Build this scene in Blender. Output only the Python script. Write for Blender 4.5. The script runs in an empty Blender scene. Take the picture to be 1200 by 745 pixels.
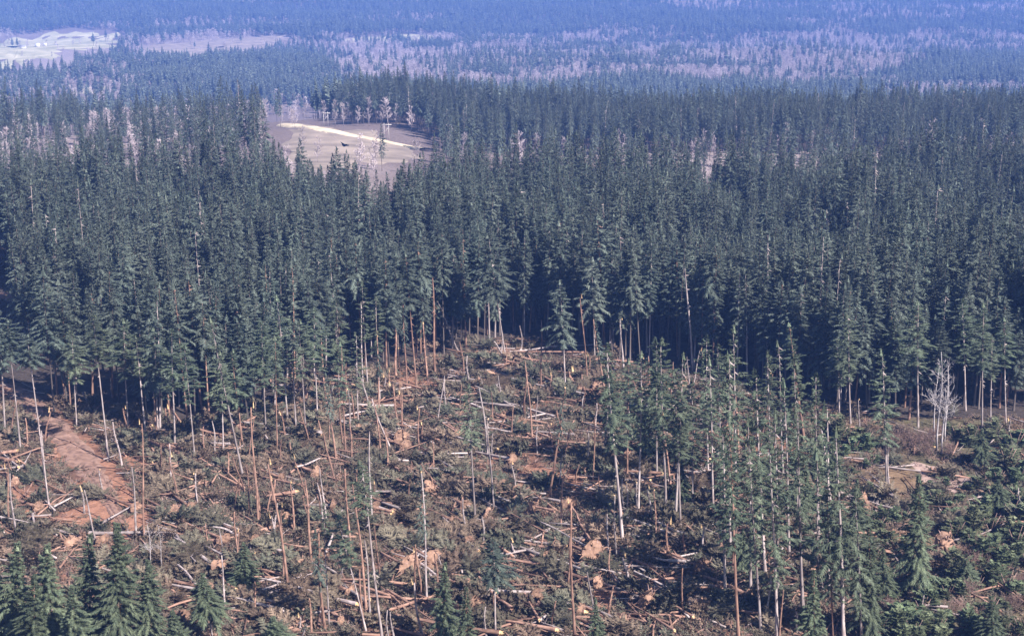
import bpy, math, random
import numpy as np
from mathutils import Vector, Matrix, Quaternion

# ------------------------------------------------------------------ camera, light, exposure
SC = bpy.context.scene
COL = SC.collection
H_CAM, PITCH, FPX = 113.0, math.radians(13.57), 1667.0
cam_d = bpy.data.cameras.new("camera")
cam_d.sensor_width, cam_d.lens = 36.0, 50.0
cam_d.clip_start, cam_d.clip_end = 1.0, 30000.0
cam = bpy.data.objects.new("camera", cam_d)
COL.objects.link(cam)
cam.location = (0, 0, H_CAM)
cam.rotation_euler = (math.pi / 2 - PITCH, 0, 0)
SC.camera = cam

SUN_EL, SUN_AZ = math.radians(41), math.radians(133)      # azimuth clockwise from +Y
W = bpy.data.worlds.new("World")
SC.world = W
W.use_nodes = True
wn = W.node_tree
sky = wn.nodes.new("ShaderNodeTexSky")
sky.sky_type = 'NISHITA'
sky.sun_disc = False
sky.sun_elevation, sky.sun_rotation = SUN_EL, SUN_AZ
sky.ozone_density = 4.0
wn.links.new(sky.outputs[0], wn.nodes["Background"].inputs[0])
wn.nodes["Background"].inputs[1].default_value = 0.05
sun_d = bpy.data.lights.new("sun", 'SUN')
sun_d.energy, sun_d.angle, sun_d.color = 5.0, math.radians(0.5), (1.0, 0.93, 0.88)
sun = bpy.data.objects.new("sun", sun_d)
COL.objects.link(sun)
sdir = Vector((math.sin(SUN_AZ) * math.cos(SUN_EL), math.cos(SUN_AZ) * math.cos(SUN_EL), math.sin(SUN_EL)))
sun.rotation_euler = sdir.to_track_quat('Z', 'Y').to_euler()
sun.location = (200, -200, 400)
SC.view_settings.view_transform = 'Standard'
SC.view_settings.look = 'None'
SC.view_settings.exposure = 1.22
SC.view_settings.gamma = 1.0
SC.cycles.volume_bounces = 1
SC.cycles.max_bounces = 5
SC.cycles.diffuse_bounces = 3

RNG = np.random.default_rng(11)
R = random.Random(5)

# ------------------------------------------------------------------ terrain and picking helpers
def _hash(ix, iy, seed):
    v = np.sin(ix * 127.1 + iy * 311.7 + seed * 74.7) * 43758.5453
    return v - np.floor(v)

def vnoise(x, y, seed=0):
    x = np.asarray(x, float); y = np.asarray(y, float)
    ix, iy = np.floor(x), np.floor(y)
    fx, fy = x - ix, y - iy
    fx, fy = fx * fx * (3 - 2 * fx), fy * fy * (3 - 2 * fy)
    a = _hash(ix, iy, seed); b = _hash(ix + 1, iy, seed)
    c = _hash(ix, iy + 1, seed); d = _hash(ix + 1, iy + 1, seed)
    return (a + (b - a) * fx) * (1 - fy) + (c + (d - c) * fx) * fy

def fbm(x, y, seed=0, o=4):
    s, amp, tot = 0, 0.5, 0
    for k in range(o):
        s = s + amp * vnoise(np.asarray(x) * 2 ** k, np.asarray(y) * 2 ** k, seed + k)
        tot += amp
        amp *= 0.5
    return s / tot

def smooth(e0, e1, v):
    t = np.clip((np.asarray(v, float) - e0) / (e1 - e0), 0, 1)
    return t * t * (3 - 2 * t)

def ht(x, y):
    x = np.asarray(x, float); y = np.asarray(y, float)
    h = 5.0 * (fbm(x / 120, y / 120, 3, 2) - 0.5) + 9 * (fbm(x / 170, y / 130, 5, 2) - .5) * smooth(430, 560, y)
    h = h - 72 * smooth(860, 1900, y - 150 * np.exp(-((x + 115) / 110) ** 2)) + 300 * smooth(3300, 7600, y) + 15 * np.exp(-(((x + 135) / 95) ** 2 + ((y - 720) / 110) ** 2)) + 70 * (fbm(x / 620, y / 420, 9, 3) - 0.5) * smooth(1700, 3400, y)
    return h

def ray(px, py):
    u, v = (px - 600) / FPX, (py - 372.5) / FPX
    c, s = math.cos(PITCH), math.sin(PITCH)
    return np.array([u, c - v * s, -s - v * c])

def at(px, py):
    """Ground point seen at photograph pixel (px, py)."""
    d = ray(px, py)
    d = d / d[1]
    y = 60.0
    step = 4.0
    while y < 8600:
        z = H_CAM + d[2] * y
        if z < float(ht(d[0] * y, y)):
            lo, hi = y - step, y
            for _ in range(14):
                m = (lo + hi) / 2
                if H_CAM + d[2] * m < float(ht(d[0] * m, m)):
                    hi = m
                else:
                    lo = m
            y = hi
            break
        step = max(4.0, y * 0.01)
        y += step
    return Vector((d[0] * y, y, float(ht(d[0] * y, y))))

def top_at(P, px, py):
    """Point above ground point P (same distance from the viewer) seen at (px, py)."""
    d = ray(px, py)
    d = d / d[1]
    return Vector((d[0] * P.y, P.y, H_CAM + d[2] * P.y))

def project(x, y, z):
    c, s = math.cos(PITCH), math.sin(PITCH)
    zz = np.asarray(z) - H_CAM
    dep = np.asarray(y) * c - zz * s
    up = np.asarray(y) * s + zz * c
    return 600 + FPX * np.asarray(x) / dep, 372.5 - FPX * up / dep

# ------------------------------------------------------------------ materials
def mat(name, c1, c2, scale=1.0, rough=0.9, obj_var=0.25, detail=4.0, bump=0.0, hue_c=None, stretch=None, island=0.0):
    m = bpy.data.materials.new(name)
    m.use_nodes = True
    nt = m.node_tree
    b = nt.nodes["Principled BSDF"]
    b.inputs["Roughness"].default_value = rough
    b.inputs["Specular IOR Level"].default_value = 0.15
    tc = nt.nodes.new("ShaderNodeTexCoord")
    nz = nt.nodes.new("ShaderNodeTexNoise")
    nz.inputs["Scale"].default_value = scale
    nz.inputs["Detail"].default_value = detail
    if stretch:
        mp = nt.nodes.new("ShaderNodeMapping")
        mp.inputs["Scale"].default_value = stretch
        nt.links.new(tc.outputs["Object"], mp.inputs["Vector"])
        ad = nt.nodes.new("ShaderNodeVectorMath")
        nt.links.new(mp.outputs[0], ad.inputs[0])
        oi0 = nt.nodes.new("ShaderNodeObjectInfo")
        nt.links.new(oi0.outputs["Location"], ad.inputs[1])
        nt.links.new(ad.outputs[0], nz.inputs["Vector"])
    else:
        nt.links.new(tc.outputs["Object"], nz.inputs["Vector"])
    rp = nt.nodes.new("ShaderNodeMapRange")
    rp.inputs["From Min"].default_value, rp.inputs["From Max"].default_value = 0.32, 0.68
    nt.links.new(nz.outputs["Fac"], rp.inputs["Value"])
    mx = nt.nodes.new("ShaderNodeMix")
    mx.data_type = 'RGBA'
    mx.inputs["A"].default_value = (*c1, 1)
    mx.inputs["B"].default_value = (*c2, 1)
    nt.links.new(rp.outputs["Result"], mx.inputs["Factor"])
    out = mx.outputs["Result"]
    oi = nt.nodes.new("ShaderNodeObjectInfo")
    if hue_c:
        m2 = nt.nodes.new("ShaderNodeMix")
        m2.data_type = 'RGBA'
        m2.inputs["B"].default_value = (*hue_c, 1)
        pw = nt.nodes.new("ShaderNodeMath")
        pw.operation = 'MULTIPLY'
        w2 = nt.nodes.new("ShaderNodeTexWhiteNoise")
        w2.noise_dimensions = '1D'
        nt.links.new(oi.outputs["Random"], w2.inputs["W"])
        nt.links.new(w2.outputs["Value"], pw.inputs[0])
        pw.inputs[1].default_value = 0.6
        nt.links.new(pw.outputs[0], m2.inputs["Factor"])
        nt.links.new(out, m2.inputs["A"])
        out = m2.outputs["Result"]
    hs = nt.nodes.new("ShaderNodeHueSaturation")
    mr = nt.nodes.new("ShaderNodeMapRange")
    mr.inputs["To Min"].default_value, mr.inputs["To Max"].default_value = 1 - obj_var, 1 + obj_var
    nt.links.new(oi.outputs["Random"], mr.inputs["Value"])
    nt.links.new(mr.outputs["Result"], hs.inputs["Value"])
    nt.links.new(out, hs.inputs["Color"])
    if island:
        ge = nt.nodes.new("ShaderNodeNewGeometry")
        mi_ = nt.nodes.new("ShaderNodeMapRange")
        mi_.inputs["To Min"].default_value, mi_.inputs["To Max"].default_value = 1 - island, 1 + island
        nt.links.new(ge.outputs["Random Per Island"], mi_.inputs["Value"])
        mu = nt.nodes.new("ShaderNodeMath"); mu.operation = 'MULTIPLY'
        nt.links.new(mi_.outputs["Result"], mu.inputs[0]); nt.links.new(mr.outputs["Result"], mu.inputs[1])
        nt.links.new(mu.outputs[0], hs.inputs["Value"])
    nt.links.new(hs.outputs["Color"], b.inputs["Base Color"])
    if bump:
        bp = nt.nodes.new("ShaderNodeBump")
        bp.inputs["Strength"].default_value = bump
        bp.inputs["Distance"].default_value = 0.3
        nt.links.new(nz.outputs["Fac"], bp.inputs["Height"])
        nt.links.new(bp.outputs["Normal"], b.inputs["Normal"])
    return m

M_FIR = mat("fir_needles", (0.050, 0.072, 0.060), (0.102, 0.124, 0.100), 0.7, 0.75, 0.28, hue_c=(0.105, 0.118, 0.094), island=.5)
M_STAND = mat("open_fir_needles", (0.054, 0.078, 0.054), (0.104, 0.130, 0.084), 0.7, 0.7, 0.25, hue_c=(0.115, 0.13, 0.085), island=.5)
M_YOUNG = mat("young_fir_needles", (0.058, 0.078, 0.050), (0.112, 0.132, 0.080), 0.8, 0.7, 0.25, island=.5)
M_WILT = mat("wilted_needles", (0.058, 0.066, 0.047), (0.115, 0.112, 0.080), 0.6, 0.9, 0.35, hue_c=(0.18, 0.105, 0.078), island=.5)
M_PALE = mat("pale_bark", (0.19, 0.145, 0.135), (0.44, 0.375, 0.36), 1.0, 0.9, 0.3, stretch=(.5, .5, 16))
M_RED = mat("reddish_bark", (0.14, 0.08, 0.06), (0.37, 0.225, 0.17), 1.0, 0.9, 0.3, stretch=(.5, .5, 16))
M_FBARK = mat("forest_bark", (0.07, 0.055, 0.05), (0.17, 0.14, 0.125), 1.0, 0.9, 0.45)
M_WOOD = mat("split_wood", (0.50, 0.31, 0.15), (0.72, 0.52, 0.30), 2.0, 0.8, 0.2)
M_SOIL = mat("root_soil", (0.16, 0.095, 0.068), (0.36, 0.225, 0.16), 2.2, 0.95, 0.3, bump=0.8, detail=8)
M_TWIG = mat("dead_twigs", (0.16, 0.10, 0.085), (0.32, 0.22, 0.19), 1.5, 0.9, 0.3)
M_ALDER = mat("alder_bark", (0.26, 0.23, 0.23), (0.46, 0.42, 0.42), 1.0, 0.9, 0.2)
M_SHRUB = mat("shrub_leaves", (0.064, 0.096, 0.056), (0.120, 0.152, 0.080), 0.8, 0.8, 0.3, hue_c=(0.13, 0.125, 0.075), island=.55)
M_BARE = mat("bare_woodland_twigs", (0.30, 0.25, 0.26), (0.52, 0.45, 0.46), 0.3, 0.9, 0.35)

# ------------------------------------------------------------------ mesh builders
class MB:
    def __init__(self):
        self.v, self.f, self.m, self.n = [], [], [], 0
    def add(self, verts, tris, mi=0):
        verts = np.asarray(verts, float).reshape(-1, 3)
        tris = np.asarray(tris, int).reshape(-1, 3)
        self.v.append(verts)
        self.f.append(tris + self.n)
        self.m.append(np.full(len(tris), mi, int))
        self.n += len(verts)
    def tube(self, pts, rads, sides=6, mi=0, cap=True):
        pts = np.asarray(pts, float)
        k = len(pts)
        d = np.gradient(pts, axis=0)
        d /= np.linalg.norm(d, axis=1)[:, None] + 1e-9
        ref = np.array([0.0, 0, 1]) if abs(d[0][2]) < 0.8 else np.array([1.0, 0, 0])
        a = np.cross(d, ref); a /= np.linalg.norm(a, axis=1)[:, None] + 1e-9
        b = np.cross(d, a)
        th = np.linspace(0, 2 * math.pi, sides, endpoint=False)
        ring = pts[:, None, :] + np.asarray(rads)[:, None, None] * (np.cos(th)[None, :, None] * a[:, None, :] + np.sin(th)[None, :, None] * b[:, None, :])
        v = ring.reshape(-1, 3)
        t = []
        for i in range(k - 1):
            for j in range(sides):
                j2 = (j + 1) % sides
                p, q, r_, s = i * sides + j, i * sides + j2, (i + 1) * sides + j2, (i + 1) * sides + j
                t += [(p, r_, q), (p, s, r_)]
        if cap:
            n = len(v)
            v = np.vstack([v, pts[-1:], pts[:1]])
            for j in range(sides):
                j2 = (j + 1) % sides
                t.append((n, (k - 1) * sides + j2, (k - 1) * sides + j))
                t.append((n + 1, j, j2))
        self.add(v, t, mi)
    def mesh(self, name, mats):
        v = np.vstack(self.v).astype(np.float32)
        f = np.vstack(self.f).astype(np.int32)
        me = bpy.data.meshes.new(name)
        me.vertices.add(len(v)); me.vertices.foreach_set("co", v.ravel())
        me.loops.add(f.size); me.loops.foreach_set("vertex_index", f.ravel())
        me.polygons.add(len(f))
        me.polygons.foreach_set("loop_start", np.arange(0, f.size, 3, dtype=np.int32))
        for m in mats:
            me.materials.append(m)
        if len(mats) > 1:
            me.polygons.foreach_set("material_index", np.concatenate(self.m).astype(np.int32))
        me.update(calc_edges=True)
        me.validate()
        return me

def crown(mb, rng, H, Rad, nb, prof, stations=6, droop=0.36, up=(-0.12, 0.7), twig=0.24, z0=0.0, mi=0, gap=0.12):
    """A conifer crown of feathered boughs round a vertical axis from z0 to z0 + H."""
    V, T, n = [], [], 0
    az = rng.random() * 6.28
    lop = rng.random() * 6.28
    for i in range(nb):
        t = ((i + rng.random()) / nb) ** 1.08
        az += 2.399 + rng.normal(0, 0.35)
        if rng.random() < gap: continue
        L = Rad * prof(t) * rng.uniform(0.5, 1.18) * (1 + 0.28 * math.cos(az - lop + 3 * t))
        L = max(L, 0.18 * Rad * 0.6)
        sl = up[0] + (up[1] - up[0]) * t + rng.normal(0, 0.22)
        ca, sa = math.cos(az), math.sin(az)
        dr = droop * rng.uniform(0.5, 1.4)
        zb = z0 + H * t
        def sp(s):
            return np.array([ca * L * s, sa * L * s, zb + L * (sl * s - dr * s * s)])
        for j in range(stations):
            s = 0.22 + 0.78 * (j + 0.6) / stations
            w = (twig * L * (1.25 - s) + 0.22) * rng.uniform(0.7, 1.3)
            for side in (-1, 1):
                a = sp(max(s - 0.6 / stations, 0)); b = sp(min(s + 0.25 / stations, 1.0))
                p = sp(min(s + 0.14, 1.1)) + np.array([-sa * side * w, ca * side * w, rng.uniform(-0.55, 0.12) * w])
                V += [a, b, p]; T.append((n, n + 1, n + 2)); n += 3
                if rng.random() < 0.55:
                    q = (a + b) / 2 + np.array([-sa * side * w * .45 + ca * w * .2, ca * side * w * .45 + sa * w * .2, -rng.uniform(0.3, 0.8) * w])
                    V += [a, p * .6 + b * .4, q]; T.append((n, n + 1, n + 2)); n += 3
        a, b = sp(0.8), sp(1.12)
        V += [a + np.array([-sa * .18, ca * .18, 0]), a - np.array([-sa * .18, ca * .18, 0]), b]; T.append((n, n + 1, n + 2)); n += 3
    # leader
    for k in range(5):
        th = rng.random() * 6.28
        zt = z0 + H * 0.97
        V += [np.array([0, 0, zt + H * .05]), np.array([math.cos(th) * .5, math.sin(th) * .5, zt - H * .03]), np.array([math.cos(th + 1) * .45, math.sin(th + 1) * .45, zt - H * .035])]
        T.append((n, n + 1, n + 2)); n += 3
    mb.add(V, T, mi)

def crown_far(mb, rng, H, Rad, nb, prof, z0=0.0, mi=0):
    V, T, n = [], [], 0
    az = rng.random() * 6.28
    for i in range(nb):
        t = (i + rng.random()) / nb
        az += 2.399 + rng.normal(0, 0.3)
        L = max(Rad * prof(t) * rng.uniform(0.6, 1.15), 0.5)
        ca, sa = math.cos(az), math.sin(az)
        zb = z0 + H * t
        w = L * 0.55
        tip = np.array([ca * L, sa * L, zb - L * rng.uniform(0.1, 0.5)])
        root = np.array([0, 0, zb + 0.25 * L + 0.5])
        a = np.array([ca * L * .55 - sa * w, sa * L * .55 + ca * w, zb - L * rng.uniform(-.1, .3)])
        b = np.array([ca * L * .55 + sa * w, sa * L * .55 - ca * w, zb - L * rng.uniform(-.1, .3)])
        V += [root, a, tip, b]
        T += [(n, n + 1, n + 2), (n, n + 2, n + 3)]
        n += 4
    th = np.linspace(0, 6.28, 4)[:3]
    top = [np.array([math.cos(q) * .6, math.sin(q) * .6, z0 + H * .9]) for q in th] + [np.array([0, 0, z0 + H * 1.03])]
    V += top
    T += [(n, n + 1, n + 3), (n + 1, n + 2, n + 3), (n + 2, n, n + 3)]
    mb.add(V, T, mi)

P_FULL = lambda t: min(1.0, 0.62 + 1.6 * t) * (1 - t ** 1.6) ** 0.92 + 0.04
P_OPEN = lambda t: min(1.0, 0.45 + 1.9 * t) * (1 - t ** 2.7) ** 0.95 * (.8 + .2 * math.sin(t * 23)) + 0.05
P_TUFT = lambda t: min(1.0, 0.55 + 2.2 * t) * (1 - t ** 2.2) ** 0.9 + 0.05
P_BUSH = lambda t: (1 - t ** 1.15) ** 0.95 + 0.02

def trunk_norm(mb, rng, top=0.25, sides=6, seg=7, bend=0.7, stubs=16, stub_from=0.35, mi=0, stub_len=(2.0, 6.0)):
    """Trunk of height 1 and base radius 1 (scaled per tree)."""
    z = np.linspace(0, 1, seg + 1)
    ph = rng.random(2) * 6.28
    ox = bend * (np.sin(z * 5 + ph[0]) - math.sin(ph[0])) * z
    oy = bend * (np.sin(z * 4 + ph[1]) - math.sin(ph[1])) * z
    r = 1.0 * (1 - z) + top * z
    r[0] *= 1.25
    pts = np.stack([ox, oy, z], 1)
    # explicit rings (axis is scaled strongly, so rings stay horizontal)
    th = np.linspace(0, 2 * math.pi, sides, endpoint=False)
    ring = np.stack([ox[:, None] + r[:, None] * np.cos(th), oy[:, None] + r[:, None] * np.sin(th), np.repeat(z[:, None], sides, 1)], 2)
    v = ring.reshape(-1, 3)
    t = []
    for i in range(seg):
        for j in range(sides):
            j2 = (j + 1) % sides
            t += [(i * sides + j, i * sides + j2, (i + 1) * sides + j2), (i * sides + j, (i + 1) * sides + j2, (i + 1) * sides + j)]
    n = len(v)
    v = np.vstack([v, [[ox[-1], oy[-1], 1.0]]])
    t += [(seg * sides + j, seg * sides + (j + 1) % sides, n) for j in range(sides)]
    mb.add(v, t, mi)
    for k in range(stubs):
        zz = rng.uniform(stub_from, 0.98)
        a = rng.random() * 6.28
        cx, cy = np.interp(zz, z, ox), np.interp(zz, z, oy)
        L = rng.uniform(*stub_len)
        rr = np.interp(zz, z, r) * .8
        d = np.array([math.cos(a), math.sin(a)])
        pz = np.array([-d[1], d[0]]) * 0.22
        dz = rng.uniform(-0.025, 0.012)
        mb.add([[cx + d[0] * rr + pz[0], cy + d[1] * rr + pz[1], zz], [cx + d[0] * rr - pz[0], cy + d[1] * rr - pz[1], zz],
                [cx + d[0] * (rr + L), cy + d[1] * (rr + L), zz + dz], [cx + d[0] * rr, cy + d[1] * rr, zz + 0.012]],
               [(0, 1, 2), (1, 3, 2), (3, 0, 2)], mi)

def frond_clump(mb, rng, size, n, mi=0):
    V, T, k = [], [], 0
    for i in range(n):
        a = rng.random() * 6.28
        L = size * rng.uniform(0.5, 1.1)
        c = np.array([rng.normal(0, .4), rng.normal(0, .4), 0]) * size * 0.6
        d = np.array([math.cos(a), math.sin(a), rng.uniform(-.05, .6)])
        p = np.array([-d[1], d[0], 0])
        for j in range(4):
            s = (j + 0.5) / 4
            w = 0.26 * L * (1.1 - s)
            for sd in (-1, 1):
                q = c + d * L * s
                V += [q - d * L * .12, q + d * L * .1, q + d * L * .15 + p * sd * w + np.array([0, 0, rng.uniform(-.4, .4) * w])]
                T.append((k, k + 1, k + 2)); k += 3
    mb.add(V, T, mi)

def bare_tree(mb, rng, H, Rad, trunks=1, limbs=16, twigs=7, fork=0.35, mi=0, sides=5, lean=0.12, tw_r=0.035):
    for k in range(trunks):
        a = rng.random() * 6.28
        base = np.array([rng.normal(0, .9), rng.normal(0, .9), 0]) if trunks > 1 else np.zeros(3)
        h = H * rng.uniform(0.82, 1.0)
        top = base + np.array([math.cos(a) * h * lean * rng.random(), math.sin(a) * h * lean * rng.random(), h])
        z = np.linspace(0, 1, 7)
        pts = base + (top - base) * z[:, None] + np.stack([np.sin(z * 6 + a), np.cos(z * 5 + a), 0 * z], 1) * h * 0.012
        r0 = H * 0.011
        mb.tube(pts, r0 * (1.02 - 0.85 * z), sides, mi)
        for i in range(limbs):
            t = rng.uniform(fork, 0.97)
            b = base + (top - base) * t
            az = rng.random() * 6.28
            L = Rad * rng.uniform(0.5, 1.0) * (1.15 - t * 0.75)
            d = np.array([math.cos(az), math.sin(az), rng.uniform(0.5, 1.4)])
            d /= np.linalg.norm(d)
            m_ = b + d * L * .5 + np.array([0, 0, -.04 * L])
            e = b + d * L + np.array([0, 0, .12 * L])
            mb.tube([b, m_, e], [r0 * .38 * (1.1 - t * .6), r0 * .25 * (1.1 - t * .6), r0 * .08], 3, mi, cap=False)
            for q in range(twigs):
                s = rng.uniform(0.3, 1.0)
                p = b + (e - b) * s
                dd = d * .7 + rng.normal(0, .55, 3) + np.array([0, 0, .25])
                dd /= np.linalg.norm(dd)
                l2 = L * rng.uniform(0.22, 0.5)
                o = np.cross(dd, rng.normal(0, 1, 3)); o /= np.linalg.norm(o) + 1e-6
                mb.add([p + o * tw_r, p - o * tw_r, p + dd * l2], [(0, 1, 2)], mi)
                e2 = p + dd * l2 * .5
                d3 = dd + rng.normal(0, .6, 3)
                mb.add([e2 + o * tw_r * .8, e2 - o * tw_r * .8, e2 + d3 * l2 * .5], [(0, 1, 2)], mi)

def bush(mb, rng, Rad, H, n, leaf, mi=0):
    lobes = [(rng.normal(0, .42 * Rad), rng.normal(0, .42 * Rad), rng.uniform(.2, .85) * H, rng.uniform(.3, .75)) for _ in range(9)]
    V, T = [], []
    for i in range(n):
        lx, ly, lz, lr = lobes[i % 9]
        d = rng.normal(0, 1, 3); d /= np.linalg.norm(d)
        rr = lr * rng.uniform(.4, 1.25)
        p = np.array([lx + d[0] * rr * Rad * .75, ly + d[1] * rr * Rad * .75, max(0.05, lz + d[2] * rr * H * .5)])
        a = rng.normal(0, 1, 3); a /= np.linalg.norm(a)
        b = np.cross(d, a); b /= np.linalg.norm(b) + 1e-6
        a = np.cross(b, d) * .8 + d * rng.uniform(-.5, .6)
        s = leaf * rng.uniform(.6, 1.4)
        k = len(V)
        V += [p - b * s * .5, p + b * s * .5, p + a * s * 1.3]
        T.append((k, k + 1, k + 2))
    mb.add(V, T, mi)

def build(fn, name, mats):
    mb = MB()
    fn(mb)
    return mb.mesh(name, mats)

def rr(s):
    return np.random.default_rng(s)

# mesh libraries (shared mesh data); every crown: height 1 unit = metres below, scaled per tree
CROWN_DIM = {'full': (20.0, 3.3), 'tuft': (13.0, 3.2), 'thin': (19.0, 2.6), 'open': (20.0, 3.3), 'airy': (19.0, 2.6), 'bush': (16.0, 4.0)}
CROWN = {
    'full': [build(lambda b, s=s: crown(b, rr(s), 20, 3.3, 250, P_FULL, stations=11, twig=.22), "fir_crown", [M_FIR]) for s in range(9)],
    'tuft': [build(lambda b, s=s: crown(b, rr(20 + s), 13, 3.2, 150, P_TUFT, stations=11, gap=.25), "fir_tuft", [M_FIR]) for s in range(5)],
    'thin': [build(lambda b, s=s: crown(b, rr(40 + s), 19, 2.6, 140, P_TUFT, stations=10, twig=.22, gap=.35), "thin_fir_crown", [M_FIR]) for s in range(5)],
    'open': [build(lambda b, s=s: crown(b, rr(50 + s), 20, 3.3, 150, P_OPEN, stations=11, droop=.3, twig=.22, gap=.22), "open_fir_crown", [M_STAND]) for s in range(7)],
    'airy': [build(lambda b, s=s: crown(b, rr(70 + s), 19, 2.6, 120, P_OPEN, stations=10, droop=.3, twig=.22, gap=.33), "airy_fir_crown", [M_STAND]) for s in range(6)],
    'bush': [build(lambda b, s=s: crown(b, rr(60 + s), 16, 4.0, 520, P_BUSH, gap=.28, stations=16, droop=.42, up=(-.05, .75), twig=.14), "bushy_fir_crown", [M_YOUNG]) for s in range(5)],
}
WILT = [build(lambda b, s=s: crown(b, rr(80 + s), 13, 2.9, 150, P_TUFT, stations=10, droop=.1, up=(.5, .9), gap=.25), "fallen_crown", [M_WILT]) for s in range(5)]
TRUNK = {
    'pale': [build(lambda b, s=s: trunk_norm(b, rr(100 + s), .22, stubs=14, stub_len=(1.2, 4)), "trunk", [M_PALE]) for s in range(4)],
    'red': [build(lambda b, s=s: trunk_norm(b, rr(110 + s), .22, stubs=14, stub_len=(1.2, 4)), "trunk", [M_RED]) for s in range(4)],
}
TRUNK['dark'] = [build(lambda b, s=s: trunk_norm(b, rr(115 + s), .2, stubs=8, stub_len=(1.2, 4)), "trunk", [M_FBARK]) for s in range(3)]
POLE = {
    'pale': [build(lambda b, s=s: trunk_norm(b, rr(120 + s), .5, bend=1.2, stubs=9, stub_from=.3, stub_len=(1, 3.5)), "pole", [M_PALE]) for s in range(4)],
    'red': [build(lambda b, s=s: trunk_norm(b, rr(130 + s), .5, bend=1.2, stubs=9, stub_from=.3, stub_len=(1, 3.5)), "pole", [M_RED]) for s in range(4)],
}

def splinter(mb, rng, dens=6):
    for k in range(dens):
        a = k * 6.28 / dens + rng.normal(0, .2)
        d = np.array([math.cos(a), math.sin(a), 0]); p = np.array([-d[1], d[0], 0])
        h = rng.uniform(1.2, 5.0)
        b = d * .62
        mb.add([b + p * .5, b - p * .5, b * .3, b * rng.uniform(.6, 1.3) + np.array([0, 0, h])], [(1, 0, 3), (0, 2, 3), (2, 1, 3)])
    th = np.linspace(0, 6.28, 7)[:6]
    v = [[math.cos(t) * 1.0, math.sin(t) * 1.0, -.5] for t in th] + [[math.cos(t) * .8, math.sin(t) * .8, .5] for t in th] + [[0, 0, .7]]
    t = []
    for j in range(6):
        q = (j + 1) % 6
        t += [(j, q, 6 + q), (j, 6 + q, 6 + j), (6 + j, 6 + q, 12)]
    mb.add(v, t)
SPLINT = [build(lambda b, s=s: splinter(b, rr(140 + s)), "splintered_top", [M_WOOD]) for s in range(4)]

def root_plate(mb, rng):
    """Root plate of radius 1 facing -Z (the trunk leaves along +Z)."""
    seg, rings = 14, 4
    edge = 1 + .16 * rng.normal(0, 1, seg)
    edge = (edge + np.roll(edge, 1)) / 2
    v, t = [], []
    for side in (0, 1):
        for i in range(rings + 1):
            rad = i / rings
            for j in range(seg):
                a = j / seg * 6.28318
                bump = rng.normal(0, .06)
                z = (-.30 * (1 - rad ** 2) + bump) if side == 0 else (.30 * (1 - rad) ** .6 + bump * .7)
                if i == rings:
                    z = rng.normal(0, .05)
                v.append([math.cos(a) * rad * edge[j], math.sin(a) * rad * edge[j] * .88, z + (rng.normal(0, .07) if i else 0)])
        o = side * (rings + 1) * seg
        for i in range(rings):
            for j in range(seg):
                q = (j + 1) % seg
                A, B, C_, D = o + i * seg + j, o + i * seg + q, o + (i + 1) * seg + q, o + (i + 1) * seg + j
                t += [(A, B, C_), (A, C_, D)] if side == 1 else [(A, C_, B), (A, D, C_)]
    mb.add(v, t, 0)
    for k in range(34):
        a = rng.random() * 6.28
        d = np.array([math.cos(a), math.sin(a), rng.uniform(-.7, .3)])
        b = np.array([d[0], d[1], 0]) * rng.uniform(.35, .9) + np.array([0, 0, -.1])
        L = rng.uniform(.2, .5)
        e = b + d * L + rng.normal(0, .12, 3)
        mb.tube([b, (b + e) / 2 + rng.normal(0, .05, 3), e], [.07, .045, .012], 4, k % 2, cap=False)
ROOT = [build(lambda b, s=s: root_plate(b, rr(150 + s)), "root_plate", [M_SOIL, M_TWIG]) for s in range(5)]

# ------------------------------------------------------------------ object helpers
def tag(o, label=None, cat=None, group=None, kind=None):
    if label: o["label"] = label
    if cat: o["category"] = cat
    if group: o["group"] = group
    if kind: o["kind"] = kind
    return o

def empty(name, loc):
    o = bpy.data.objects.new(name, None)
    o.location = loc
    o.empty_display_size = .5
    COL.objects.link(o)
    return o

def part(name, me, parent, loc=(0, 0, 0), rot=None, scale=(1, 1, 1)):
    o = bpy.data.objects.new(name, me)
    COL.objects.link(o)
    o.parent = parent
    o.location = loc
    if rot is not None:
        o.rotation_euler = rot
    o.scale = scale
    return o

def single(name, me, loc=(0, 0, 0), rot=(0, 0, 0), scale=(1, 1, 1)):
    o = bpy.data.objects.new(name, me)
    COL.objects.link(o)
    o.location, o.rotation_euler, o.scale = loc, rot, scale
    return o

def struct(name, me, kind='structure'):
    return tag(single(name, me), kind=kind)

# ------------------------------------------------------------------ zones, given where things are seen
EDGE = [(-200, 455), (20, 452), (60, 470), (130, 482), (190, 496), (250, 500), (300, 488), (335, 462), (400, 438), (450, 434), (520, 420), (600, 402),
        (700, 408), (745, 436), (840, 440), (900, 470), (960, 485), (1050, 492), (1120, 492), (1400, 496)]
REAR = [(-200, 246), (60, 244), (200, 262), (285, 238), (340, 248), (380, 262), (440, 288), (500, 274), (540, 260), (620, 262), (780, 268), (900, 264), (1050, 244), (1400, 238)]
ex, ey = zip(*EDGE); qx, qy = zip(*REAR)
def edge_y(px): return np.interp(px, ex, ey)
def rear_y(px): return np.interp(px, qx, qy)

def in_poly(px, py, poly):
    px = np.asarray(px, float); py = np.asarray(py, float)
    ins = np.zeros(px.shape, bool)
    n = len(poly)
    for i in range(n):
        x1, y1 = poly[i]; x2, y2 = poly[(i + 1) % n]
        c = ((y1 > py) != (y2 > py)) & (px < (x2 - x1) * (py - y1) / ((y2 - y1) + 1e-9) + x1)
        ins ^= c
    return ins

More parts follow.
